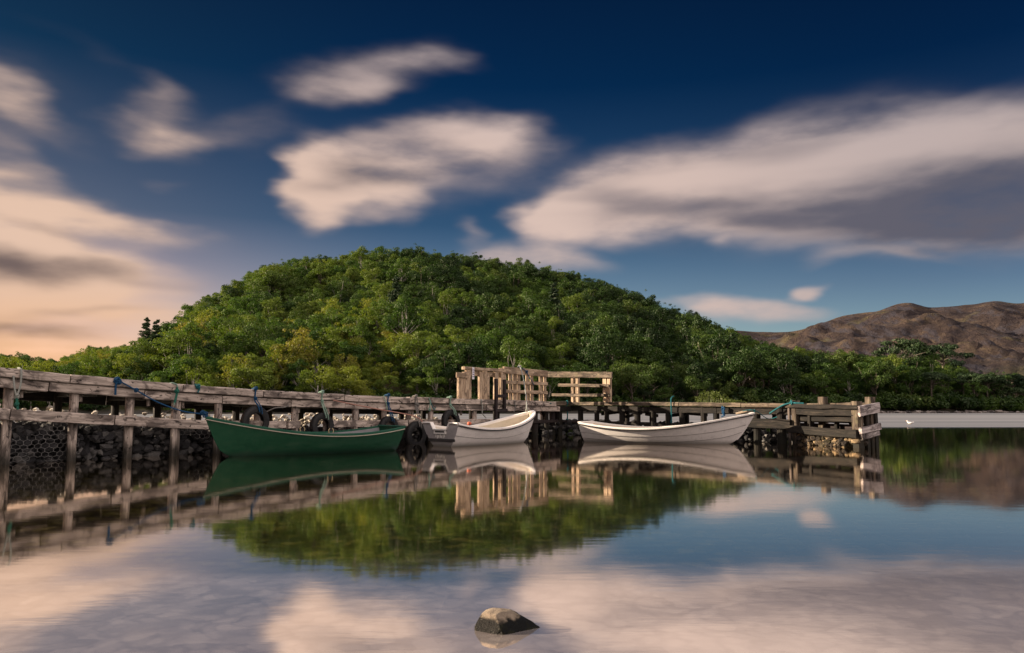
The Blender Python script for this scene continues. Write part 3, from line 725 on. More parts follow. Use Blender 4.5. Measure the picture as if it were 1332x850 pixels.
for (X, Y, z, k, s_, px, t) in near:
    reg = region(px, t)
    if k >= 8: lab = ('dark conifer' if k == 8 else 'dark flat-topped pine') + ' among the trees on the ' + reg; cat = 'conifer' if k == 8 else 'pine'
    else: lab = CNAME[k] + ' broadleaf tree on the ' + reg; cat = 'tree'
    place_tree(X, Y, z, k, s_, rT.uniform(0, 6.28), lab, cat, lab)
rest = [T for T in TREES if id(T) not in nid]
# the rest of the wood: one object, instanced by geometry nodes
UNDER = []
for i in range(560):
    px = rT.uniform(-140, 1470); r0 = sm_table(R0, px); d = r0 + .6 + (3.5 if rT.random() < .6 else 22) * rT.random()
    if px < 300: d = r0 + 40 * rT.random()
    z = terr(px, d)
    if z > -.02: UNDER.append((kx(px) * d, d, z - .1, 0, rT.uniform(.25, .9) + 1.0 * rT.random() ** 4))

def find_parts(k):
    for o in COL.objects:
        if o.type == 'MESH' and o.data == PRO[k][0]:
            for q in o.parent.children:
                if q.data == PRO[k][1]: return o, q
def scatter(name, pts, kinds, label, cat):
    """one object of points that geometry nodes plant with copies of the placed trees"""
    me = bpy.data.meshes.new(name); me.from_pydata([(T[0], T[1], T[2]) for T in pts], [], [])
    me.attributes.new('tree_scale', 'FLOAT', 'POINT').data.foreach_set('value', [T[4] for T in pts])
    me.attributes.new('tree_turn', 'FLOAT', 'POINT').data.foreach_set('value', [rT.uniform(0, 6.28) for T in pts])
    me.attributes.new('tree_kind', 'INT', 'POINT').data.foreach_set('value', [T[3] for T in pts])
    wo = bpy.data.objects.new(name, me); COL.objects.link(wo); tag(wo, label, cat, kind='stuff')
    ng = bpy.data.node_groups.new(name + '_scatter', 'GeometryNodeTree')
    ng.interface.new_socket('Geometry', in_out='INPUT', socket_type='NodeSocketGeometry'); ng.interface.new_socket('Geometry', in_out='OUTPUT', socket_type='NodeSocketGeometry')
    gi = ng.nodes.new('NodeGroupInput'); go = ng.nodes.new('NodeGroupOutput'); iop = ng.nodes.new('GeometryNodeInstanceOnPoints'); g2i = ng.nodes.new('GeometryNodeGeometryToInstance')
    ex = []
    for k in kinds:
        pr = find_parts(k)
        if pr is None:
            T = min(TREES, key=lambda t: abs(t[3] - k)); place_tree(T[0], T[1] + .5, T[2], k, T[4], 0, CNAME[k] + ' tree standing in the far wood', 'tree', None); pr = find_parts(k)
        jn = ng.nodes.new('GeometryNodeJoinGeometry')
        for o in pr:
            oi = ng.nodes.new('GeometryNodeObjectInfo'); oi.inputs['Object'].default_value = o; oi.transform_space = 'ORIGINAL'
            ng.links.new(oi.outputs['Geometry'], jn.inputs[0])
        ex.append(jn)
    for jn in reversed(ex): ng.links.new(jn.outputs[0], g2i.inputs[0])
    def nattr(nm, typ):
        n = ng.nodes.new('GeometryNodeInputNamedAttribute'); n.data_type = typ; n.inputs['Name'].default_value = nm; return n.outputs[0]
    cx_ = ng.nodes.new('ShaderNodeCombineXYZ'); ng.links.new(nattr('tree_turn', 'FLOAT'), cx_.inputs[2])
    ng.links.new(gi.outputs[0], iop.inputs['Points']); ng.links.new(g2i.outputs[0], iop.inputs['Instance']); iop.inputs['Pick Instance'].default_value = True
    ng.links.new(nattr('tree_kind', 'INT'), iop.inputs['Instance Index']); ng.links.new(cx_.outputs[0], iop.inputs['Rotation']); ng.links.new(nattr('tree_scale', 'FLOAT'), iop.inputs['Scale'])
    ng.links.new(iop.outputs[0], go.inputs[0]); md = wo.modifiers.new('scatter', 'NODES'); md.node_group = ng
scatter('woodland', rest, range(10), 'dense wood of mixed green trees covering the far hill', 'wood')
UNDER = []
for i in range(760):
    px = rT.uniform(-140, 1470); r0 = sm_table(R0, px); d = r0 + .6 + (3.5 if rT.random() < .6 else 22) * rT.random()
    if px < 300: d = r0 + 40 * rT.random()
    z = terr(px, d)
    if z > -.02: UNDER.append((kx(px) * d, d, z - .1, 0, rT.uniform(.55, 1.25)))
scatter('undergrowth', UNDER, [10], 'low green undergrowth along the wooded shore', 'undergrowth')
#TREES_END

# rocks along the far shore
r = random.Random(8); mb = MB()
for i in range(520):
    px = r.uniform(880, 1430); d = sm_table(R0, px) + r.uniform(-2.0, 1.0); s_ = .10 + .55 * r.random() ** 2.2
    mb.rock((kx(px) * d, d, .05), (s_, s_ * .8, s_ * .45), 1, r)
o = mb.build('shore_rocks', M['shore_rock']); tag(o, 'grey rocks strewn along the far tree-lined shore', 'rocks', kind='stuff')

# ------------------------------------------------------------------ the pier
A = Vector((-9.28, 14.4, 0)); K = Vector((2.06, 28.9, 0)); E = Vector((7.75, 22.2, 0)); C = Vector((8.7, 20.0, 0))
DL = (K - A).normalized(); BL = Vector((-DL.y, DL.x, 0))          # left run; BL points to the back of the deck
C = E + (E - K).normalized() * 0 + Vector((0.95, -1.95, 0)); DR = (E - K).normalized(); BR = Vector((-DR.y, DR.x, 0))
DPl = (C - E).normalized(); BP = Vector((-DPl.y, DPl.x, 0))
if BL.y < 0: BL = -BL
if BR.y < 0: BR = -BR
if BP.y < 0: BP = -BP
def on(px, P, D):
    k = kx(px); t = (k * P.y - P.x) / (D.x - k * D.y); return P + D * t
ZL = [(-260, 2.05), (-120, 1.90), (0, 1.755), (88, 1.67), (160, 1.60), (230, 1.53), (300, 1.455), (345, 1.42), (400, 1.385), (500, 1.32), (600, 1.265), (660, 1.245), (740, 1.19), (1200, 1.1)]
ZR = [(600, 1.20), (740, 1.185), (860, 1.16), (950, 1.14), (1035, 1.12), (1200, 1.09)]
def pl(px, dz=0.0, back=0.0):
    p = on(px, A, DL); return Vector((p.x, p.y, sm_table(ZL, px) + dz)) + BL * back
def pr_(px, dz=0.0, back=0.0):
    p = on(px, K, DR); return Vector((p.x, p.y, sm_table(ZR, px) + dz)) + BR * back
def pp(px, dz=0.0, back=0.0, z=1.09):
    p = on(px, E, DPl); return Vector((p.x, p.y, z + dz)) + BP * back
WID = 2.1
def V3_(p, z): return Vector((p.x, p.y, z))
pier = thing('pier', (A.x, A.y, 0), 'long weathered timber pier bending across the lake behind the boats', 'pier')
rp = random.Random(3)
def part_beam(name, p0, p1, w_, h_, mat, side, parent=pier, **kw):
    mb = MB(); mb.beam(p0, p1, w_, h_, side, r=rp, **kw); return mb.build(name, mat, parent)
# kerb beams on top of the deck edge, fascia beams below them
def run(name, pts, fn, dz, w_, h_, mat, back, side, gap=.012):
    for a, b in zip(pts, pts[1:]):
        p0, p1 = fn(a, dz + rp.uniform(-.012, .006), back + rp.uniform(-.012, .012)), fn(b, dz + rp.uniform(-.012, .006), back + rp.uniform(-.012, .012))
        d = (p1 - p0).normalized(); part_beam(name, p0 + d * gap, p1 - d * gap, w_, h_, mat, side, jit=.006, seg=.3)
run('kerb_beam', [-175, -60, 88, 235, 340, 446, 531, 602, 668, 722], pl, -.085, .17, .165, M['wood'], .02, BL)
run('fascia_beam', [-175, -40, 62, 187, 289, 379, 449, 520, 556, 632, 728], pl, -.268, .09, .175, M['wood'], .035, BL)
run('kerb_beam', [736, 806, 884, 965, 1031], pr_, -.06, .16, .12, M['wood_top'], .02, BR)
run('fascia_beam', [740, 842, 931, 1029], pr_, -.23, .12, .17, M['wood_old_shaded'], .09, BR)
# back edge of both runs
run('kerb_beam', [-190, 0, 180, 360, 540, 690], pl, -.085, .16, .16, M['wood_old_shaded'], WID, BL)
run('kerb_beam', [770, 880, 1005], pr_, -.06, .16, .12, M['wood_old_shaded'], WID, BR)
# deck planks (one part per run)
def deck(fn, a, b, D, B, P, dz, mat):
    mb = MB(); p = on(a, P, D); q = on(b, P, D); ln = (q - p).length; n = int(ln / .16)
    for i in range(n):
        c = p + D * ((i + .5) * ln / n); px = CX + c.x / c.y * math.hypot(F, HZ - CY)
        z = sm_table(ZL if P is A else ZR, px) + dz + rp.uniform(-.006, .006)
        mb.beam(Vector((c.x, c.y, z)) + B * (.11 + rp.uniform(-.01, .01)), Vector((c.x, c.y, z)) + B * (WID - .1 + rp.uniform(-.02, .03)), .145, .04, D, .002, .6, .005, rp)
    return mb.build('deck', mat, pier)
run('fascia_beam', [-190, 30, 200, 380, 530, 600], pl, -.33, .08, .30, M['wood_old_shaded'], WID + .02, BL)
run('fascia_beam', [770, 880, 1000], pr_, -.24, .08, .16, M['wood_old_shaded'], WID + .02, BR)
deck(pl, -175, 735, DL, BL, A, -.115, M['wood_top']); deck(pr_, 742, 1029, DR, BR, K, -.09, M['wood_top'])
# lower walings
WZ = [(-200, 1.20), (0, .925), (95, .83), (170, .755), (270, .64), (370, .61), (440, .60), (540, .57), (640, .54)]
def wal(px, dz=0, back=0):
    p = on(px, A, DL); return Vector((p.x, p.y, lerp_table(WZ, px) + dz)) + BL * back
for a, b in ((-175, 13), (13, 149), (149, 272), (272, 372), (374, 391), (426, 530), (530, 640)):
    part_beam('waling', wal(a, 0, -.02) , wal(b - 1.5, 0, -.02), .10, .20 if b < 300 else .18, M['wood'], BL, jit=.006)
part_beam('waling', pr_(745, -.70, .12), pr_(962, -.70, .10), .09, .10, M['wood_old_shaded'], BR)
part_beam('waling', pr_(955, -.56, -.03), pr_(1029, -.585, -.04), .14, .27, M['wood_old_shaded'], BR, jit=.012)
# piles: front row (round), back row
def pile(p, zt, rad, mat, zb=-1.4, lean=0.0):
    mb = MB(); mb.log((p.x + lean, p.y, zb), (p.x, p.y, zt), rad * 1.04, rad, 12, .07, r=rp); return mb.build('pile', mat, pier, smooth=False)
for px, rad in ((-100, .082), (15, .083), (101, .082), (174, .084), (236, .078), (290, .082), (341, .09), (389, .085), (430, .08), (468, .085), (505, .08), (537, .08), (565.5, .075), (594, .08), (622, .08), (652, .08), (684, .08), (716, .08)):
    p = pl(px, 0, .17); pile(p, p.z - .18, rad, M['wood'] if px < 640 else M['wood_old_shaded'])
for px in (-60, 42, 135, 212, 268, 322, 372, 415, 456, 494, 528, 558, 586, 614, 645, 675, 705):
    p = pl(px, 0, WID - .02); pile(p, p.z - .18, .085, M['wood_old_shaded'])
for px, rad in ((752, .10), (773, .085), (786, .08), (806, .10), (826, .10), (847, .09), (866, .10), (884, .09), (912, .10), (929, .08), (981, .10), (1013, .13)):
    p = pr_(px, 0, .12); pile(p, p.z - .14, rad, M['wood_old_shaded'])
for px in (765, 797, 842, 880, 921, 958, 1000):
    p = pr_(px, 0, WID - .05); pile(p, p.z - .14, .085, M['wood_old_shaded'])
# short split posts beside the piles, cross joists hanging under the deck
for px in (228, 284, 463):
    a = pl(px, -.36, .02); part_beam('post', a, Vector((a.x, a.y, -.9)), .11, .11, M['wood'], BL, jit=.006)
for px in (34, 112, 201, 246, 347, 397, 436, 474, 545, 571, 600, 608):
    a = pl(px, -.2, .26); part_beam('hanger', a, a - Vector((0, 0, .30)), .05, .07, M['wood'], BL)
for px in (-20, 60, 135, 205, 265, 318, 367, 410, 450, 487, 520, 550, 580, 610, 640, 672, 704):
    a = pl(px, -.30, .17); part_beam('joist', a, a + BL * (WID - .2), .12, .15, M['wood_old_shaded'], DL)
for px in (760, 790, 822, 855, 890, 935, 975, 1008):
    a = pr_(px, -.26, .16); part_beam('joist', a, a + BR * (WID - .2), .14, .17, M['wood_old_shaded'], DR)
for a_, b_, z0, z1 in ((775, 800, -.42, -.33), (806, 826, -.50, -.36), (832, 847, -.40, -.44), (866, 884, -.42, -.36), (888, 911, -.34, -.38)):
    part_beam('brace', pr_(a_, z0, .3), pr_(b_, z1, .32), .08, .10, M['wood_old_shaded'], BR)
# the bend: short joining timbers, a low cross beam and a cluster of dark piles
part_beam('kerb_beam', pl(721, -.085, .03), pr_(738, -.05, .03), .15, .15, M['wood_top'], (BL + BR))
part_beam('fascia_beam', pl(726, -.27, .06), pr_(742, -.23, .10), .09, .17, M['wood_old_shaded'], (BL + BR))
part_beam('waling', pl(688, -.72, .12), pl(734, -.69, .12), .10, .10, M['wood_dark'], BL)
part_beam('waling', pl(734, -.70, .16), pr_(772, -.70, .12), .10, .10, M['wood_dark'], (BL + BR))
for px, b in ((703, .25), (727, .3), (733, .9), (739, .5)):
    p = pl(px, 0, b); pile(p, p.z - .15, .11, M['wood_dark'])
for p in (pl(731, 0, .1), pl(715, 0, 1.2)): pile(p, p.z - .15, .09, M['wood_old_shaded'])
# platform at the end
z0 = 1.085
F0, F1 = pp(1029), pp(1116); PW = .5
while px_of(V3_(F1 + BP * PW, 1.0))[0] < 1140: PW += .01
G1 = F1 + BP * PW; G0 = F0 + BP * PW
def V3(p, z): return Vector((p.x, p.y, z))
for i in range(9):
    pass
mb = MB()
nP = 11; lnP = (F1 - F0).length
for i in range(nP):
    c = F0 + DPl * ((i + .5) * lnP / nP); mb.beam(V3(c, z0 - .03 + rp.uniform(-.006, .006)) + BP * .10, V3(c, z0 - .03) + BP * (PW - .1), lnP / nP - .02, .045, DPl, .003, .5, .006, rp)
mb.build('deck', M['wood_top'], pier)
part_beam('kerb_beam', V3(F0, 1.045) - DPl * .05, V3(F1, 1.03) + DPl * .03, .13, .11, M['wood_old_shaded'], BP, jit=.01)
part_beam('fascia_beam', V3(F0, .895) + BP * .06, V3(F1, .875) + BP * .06 - DPl * .04, .11, .17, M['wood_old_shaded'], BP, jit=.012)
part_beam('kerb_beam', V3(G0, 1.07), V3(G1, 1.09), .13, .11, M['wood_top'], BP, jit=.01)
# end face, its boards rise a little towards the back
eo = DPl * .06
part_beam('end_board', V3(F1 + eo - BP * .05, .975), V3(G1 + eo + BP * .03, 1.07), .07, .16, M['wood_grey'], DPl, jit=.008)
part_beam('end_board', V3(F1 + eo * .8 - BP * .03, .845), V3(G1 + eo * .8 + BP * .02, .94), .07, .11, M['wood_grey'], DPl, jit=.010)
part_beam('end_board', V3(F1 + eo * .9 - BP * .03, .43), V3(G1 + eo * .9 + BP * .04, .545), .08, .17, M['wood_grey'], DPl, jit=.014)
part_beam('end_board', V3(F1 + eo * .6 + BP * .02, .27), V3(G1 + eo * .6 + BP * .0, .39), .07, .17, M['wood_grey'], DPl, jit=.010)
part_beam('waling', V3(F0 - BP * .04, .415) - DPl * .10, V3(F1 - BP * .04, .345) - DPl * .02, .13, .20, M['wood_old_shaded'], BP, jit=.014)
for c, zt, w_, mt_ in ((F0 + BP * .08 + DPl * .08, 1.20, .17, 'wood_top'), (F1 + BP * .10 - DPl * .12, 1.175, .20, 'wood_top'), (G1 - BP * .1 - DPl * .1, 1.285, .185, 'wood_top'), (F0 + DPl * .62 + BP * (PW - .12), 1.30, .19, 'wood_top')):
    part_beam('bollard_post', V3(c, -1.3), V3(c, zt), w_, w_, M[mt_], DPl, jit=.006)
for c in (F0 + DPl * .55 + BP * .12, F0 + DPl * 1.2 + BP * .4, F1 + BP * .62 - DPl * .02, F1 + BP * .32 - DPl * .03, G1 - DPl * .8, G0 + DPl * .1):
    part_beam('post', V3(c, -1.2), V3(c, .95), .10, .11, M['wood_old_shaded'], DPl, jit=.006)
part_beam('post', V3(F0 - DPl * .08, -1.0), V3(F0 - DPl * .08, 1.02), .07, .07, M['wood'], DPl, jit=.005)
for za, hb_ in ((.90, .17), (.70, .19), (.49, .18)):
    part_beam('back_board', V3(G0 - BP * .12, za), V3(G1 - BP * .12 - DPl * .30, za - .01), .05, hb_, M['wood_dark'], BP)
    part_beam('side_board', V3(F0 + BP * .15 + DPl * .16, za), V3(G0 - BP * .15 + DPl * .16, za), .05, hb_, M['wood_dark'], DPl)
for k in range(3):
    a = V3(F0 + BP * (.15 + .16 * k), .70 - .02 * k); part_beam('joist', a, a + DPl * lnP * .88, .10, .12, M['wood_old_shaded'], BP)

# rubble under the platform
r = random.Random(14); mb = MB()
for i in range(460):
    a, b = r.random(), r.random(); s_ = r.uniform(.05, .13)
    hmax = .27 - .05 * b
    mb.rock(V3(F0 + DPl * (lnP * (.05 + .92 * a)) + BP * (-.03 + PW * .9 * b), -.3 + (hmax + .3) * r.random() ** .5 - .12 * max(0, .3 - b)), (s_, s_ * .8, s_ * .65), 1, r)
o = mb.build('rubble', M['rubble']); tag(o, 'heap of tawny rubble stones under the pier head', 'rubble', kind='stuff')
r = random.Random(15); mb = MB()
for i in range(150):
    px = r.uniform(950, 1028); s_ = r.uniform(.05, .13)
    mb.rock(V3(pr_(px, 0, r.uniform(.25, 1.2)), r.uniform(-.3, .22)), (s_, s_ * .8, s_ * .65), 1, r)
o = mb.build('rubble', M['gab_dark']); tag(o, 'dark mossy rubble stones under the pier beside its head', 'rubble', kind='stuff')

r = random.Random(16); mb = MB()
for i in range(900):
    px = r.uniform(650, 965); s_ = r.uniform(.07, .17); b = r.uniform(.15, 1.9)
    top = .44 + .10 * mnoise.noise(Vector((px * .05, b, 2))); zz_ = -.3 + (top + .3) * r.random() ** .6 - .25 * max(0, .5 - b)
    p = pr_(px, 0, b) if px > 738 else pl(px, 0, b)
    mb.rock(V3_(p, zz_), (s_, s_ * .8, s_ * .65), 1, r)
for i in range(420):
    s_ = r.uniform(.08, .18); p = K + Vector((r.uniform(-1.9, 1.5), r.uniform(-.5, 1.8), 0))
    mb.rock(V3_(p, -.3 + .78 * r.random() ** .6), (s_, s_ * .8, s_ * .65), 1, r)
o = mb.build('rubble', M['gab_dark']); tag(o, 'dark rubble bank under the pier behind the white boats', 'rubble', kind='stuff')

# gabions filling the bays of the left run
def gabion(a, b, zt, label, front=.33):
    r = random.Random(int(a * 7 + 1000)); p0, p1 = pl(a, 0, front), pl(b, 0, front); ln = (V3(p1, 0) - V3(p0, 0)).length
    g = thing('gabion', (p0.x, p0.y, 0), label, 'gabion', 'stone-filled wire gabions under the pier')
    mb = MB(); n = int(ln * 95 * (zt + .3))
    for i in range(n):
        u = r.random() * ln; z = -.3 + (zt + .24) * r.random(); s_ = .05 + .11 * r.random() ** 1.4
        bulge = -.05 * math.sin(min(1, max(0, z / zt)) * PI)
        mb.rock(V3(p0, z) + DL * u + BL * (bulge + .10 + r.uniform(-.02, .05)), (s_, s_ * r.uniform(.6, .95), s_ * r.uniform(.5, .8)), 1, r, .5)
    for i in range(int(n * .7)):
        u = r.random() * ln; s_ = r.uniform(.07, .13)
        mb.rock(V3(p0, zt - .08 + r.uniform(-.1, .05)) + DL * u + BL * r.uniform(.1, 1.5), (s_, s_ * .85, s_ * .7), 1, r, .3)
    o = mb.build('stones', M['gab_dark'], g); o['kind'] = 'stuff'
    mb = MB(); nn = 14
    for k in range(nn):
        c = V3(p0, zt * .5 - .3) + DL * (ln * (k + .5) / nn) + BL * .62; mb.rock(c, (.48, ln / nn * .9, zt * .5 + .26), 2, r, .1)
    mb.build('packing', M['gab_dark'], g)
    mb = MB()
    for i in range(int(ln * 60)):
        u = r.random() * ln; s_ = r.uniform(.04, .10); v = r.uniform(.0, 1.0)
        mb.rock(V3(p0, zt + .02 + .34 * v * r.random() ** .7) + DL * u + BL * (.9 + 2.3 * v), (s_, s_ * .85, s_ * .7), 1, r, .3)
    o = mb.build('dry_stones', M['gab_pale'], g); o['kind'] = 'stuff'
    # hexagonal netting over front and top edge
    mb = MB(); hx = .13; ix = int(ln / hx) + 1; jz = int((zt + .34) / (hx * .62))
    def netp(u, s):
        u += .022 * mnoise.noise(Vector((u * 5, s * 5, a + 3)))*1.5; s += .03 * mnoise.noise(Vector((u * 4, s * 4, a + 9)))
        if s < zt: q = -.075 * math.sin(max(0, s / zt) * PI) - .03; return V3(p0, s) + DL * u + BL * (q + .02 * mnoise.noise(Vector((u * 3, s * 3, a))))
        e = s - zt; return V3(p0, zt + .03 + .03 * mnoise.noise(Vector((u * 4, e * 4, a))) + e * .05) + DL * u + BL * (e - .03)
    for j in range(jz):
        s0 = .02 + j * hx * .62
        for i in range(ix):
            u0 = i * hx + (hx / 2 if j % 2 else 0)
            if u0 > ln - hx / 2: continue
            q0, q1, q2 = netp(u0, s0), netp(u0 + hx / 2, s0 + hx * .20), netp(u0 - hx / 2, s0 + hx * .20)
            if mnoise.noise(Vector((u0 * .9, s0 * 1.6, a * .37))) > -.12: continue
            mb.tube([q0, q1], .0042, 3); mb.tube([q0, q2], .0042, 3); mb.tube([q1, netp(u0 + hx / 2, s0 + hx * .62)], .0052, 3)
    mb.build('wire_netting', M['wire'], g)
    return g
gabion(-80, 12, .78, 'wire gabion of dark stones cut off by the left edge, left of the first pile')
gabion(15, 98, .76, 'wire gabion of dark stones behind the pile with the pale green rope')
gabion(101, 171, .70, 'wire gabion of dark stones under the blue knot on the beam')
gabion(174, 232, .62, 'wire gabion of dark stones left of the green boat, below the green rope')
gabion(236, 287, .58, 'wire gabion of dark stones partly hidden by the green bow')
gabion(290, 338, .55, 'wire gabion of stones behind the green boat and the first tyre')
gabion(341, 392, .54, 'wire gabion of stones behind the green boat, between the first two tyres')
gabion(396, 460, .52, 'wire gabion of stones behind the green boat and the second tyre')
gabion(474, 532, .50, 'wire gabion of stones behind the green stern and the third tyre')

gabion(545, 640, .46, 'wire gabion of stones in the dark under the pier behind the white dinghy')

# ------------------------------------------------------------------ rails and gate on the pier, ladder
def railpt(px, y, P, D, B, back):                    # point above the deck line seen at photo row y
    p = on(px, P, D) + B * back; d = p.y; return Vector((p.x, p.y, zrow(y, d)))
RB = .12
def rail_piece(parent, name, a, ya, b, yb, hpx, P, D, B, mat, th=.045, back=RB, **kw):
    p0, p1 = railpt(a, ya, P, D, B, back), railpt(b, yb, P, D, B, back); h_ = hpx * p0.y / F
    return part_beam(name, p0 - Vector((0, 0, h_ / 2)), p1 - Vector((0, 0, h_ / 2)), th, h_, mat, B, parent, jit=.004, **kw)
def post_piece(parent, name, xc, wpx, ytop, P, D, B, mat, zb, back=RB, th=.10):
    p = railpt(xc, ytop, P, D, B, back); return part_beam(name, Vector((p.x, p.y, zb)), p, wpx * p.y / F / .62, th, mat, D, parent, jit=.004)
zk = 1.24
g1 = thing('wooden_railing', railpt(628, 520, A, DL, BL, RB), 'bleached timber railing of tall posts with a small notice, beside the dark ladder', 'railing')
for xc, wp, yt in ((602.5, 6, 486), (609, 6, 484), (612.5, 6, 478), (629, 5, 484), (634.5, 4, 482), (638, 2.5, 488), (648.5, 4, 481), (656.5, 4.5, 480)):
    post_piece(g1, 'post', xc, wp, yt, A, DL, BL, M['wood_pale'], zk)
rail_piece(g1, 'rail', 595, 484.5, 609.5, 485.5, 7, A, DL, BL, M['wood_pale'], back=.05)
rail_piece(g1, 'top_rail', 606, 477, 657, 480.5, 4, A, DL, BL, M['wood_pale'], .14, back=.12)
rail_piece(g1, 'rail', 618, 482.5, 655, 484.5, 6.5, A, DL, BL, M['wood_pale'], back=.19)
s1 = MB(); p = railpt(616, 478, A, DL, BL, .02); q = p - Vector((0, 0, .37)); s1.beam(p, q, .10, .012, DL, .001, .2, .002); sg = s1.build('notice', M['sign'], g1)
s2 = MB()
for k in range(4):
    c = p.lerp(q, .22 + .19 * k) - BL * .008; s2.beam(c - DL * .035, c + DL * .035, .008, .025, BL, 0, .2, .001)
s2.build('notice_print', M['sign_ink'], sg)
g2 = thing('wooden_gate', railpt(684, 520, A, DL, BL, RB), 'bleached slatted gate panel with broad top board at the pier bend', 'gate')
for xc, wp, yt in ((656, 4, 479), (661.5, 3, 485), (668, 3, 486), (674.5, 5, 486), (679.5, 4, 486), (690.5, 3.5, 488), (696.5, 4, 488), (708, 3.5, 489), (713.5, 3.5, 490)):
    post_piece(g2, 'upright', xc, wp, yt, A, DL, BL, M['wood_pale'], zk - .05, back=.16, th=.05)
rail_piece(g2, 'top_board', 657, 477, 714, 482.5, 9, A, DL, BL, M['wood_pale'], .07, back=.08)
rail_piece(g2, 'slat', 658, 495, 715, 497.5, 4.5, A, DL, BL, M['wood_pale'], back=.10)
rail_piece(g2, 'slat', 658, 507, 715, 509, 4.5, A, DL, BL, M['wood_pale'], back=.10)
g3 = thing('wooden_railing', railpt(750, 520, K, DR, BR, RB), 'low weathered timber railing with three rails right of the gate panel', 'railing')
for xc, wp, yt in ((742, 2.6, 490), (748.5, 3.6, 489), (784.5, 4.5, 487), (790, 3.6, 487)):
    post_piece(g3, 'post', xc, wp, yt, K, DR, BR, M['wood_pale'], 1.14, th=.08)
p0, p1 = railpt(713.5, 483, K, DR, BR, .0), railpt(796, 484, K, DR, BR, .02)
part_beam('top_rail', p0 - Vector((0, 0, .12)), p1 - Vector((0, 0, .11)), .06, .21, M['wood_top'], BR, g3, jit=.006)
rail_piece(g3, 'rail', 725, 499, 791, 500, 4, K, DR, BR, M['wood_top'], back=.05)
rail_piece(g3, 'rail', 717, 512, 792, 512.5, 3.6, K, DR, BR, M['wood_top'], back=.05)
ld = thing('ladder', railpt(648, 545, A, DL, BL, -.1), 'short dark tarred ladder standing against the pier edge', 'ladder')
for xc, yt, yb in ((642, 493, 548), (653, 494, 536)):
    p = railpt(xc, yt, A, DL, BL, -.10); q = railpt(xc, yb, A, DL, BL, -.10); part_beam('ladder_rail', q, p, .10, .09, M['wood_dark'], DL, ld)
for y in (515.5, 534):
    part_beam('rung', railpt(640, y, A, DL, BL, -.12), railpt(655.5, y, A, DL, BL, -.12), .07, .10, M['wood_dark'], BL, ld)

# weeds growing on the deck of the right run
wd = thing('weed_clump', pr_(912, 0, .9), 'tuft of green weeds growing on the far edge of the pier deck', 'weeds')
r = random.Random(4); mb = MB(); ms = MB()
for i in range(150):
    px = 883 + 58 * r.random(); hh = (.30 * math.exp(-((px - 903) / 17) ** 2) + .05) * r.uniform(.5, 1.15)
    b = pr_(px, -.06, r.uniform(.75, 1.15)); tpt = b + Vector((r.uniform(-.09, .09), r.uniform(-.09, .09), hh + .06))
    ms.tube([b, b.lerp(tpt, .5) + Vector((r.uniform(-.02, .02), 0, .02)), tpt], .005, 3)
    leaf_clump(mb, tpt - Vector((0, 0, .03)), .06, 9, .028, r, .9)
mb.build('leaves', M['leaf_weed'], wd); ms.build('stems', M['leaf_weed'], wd)

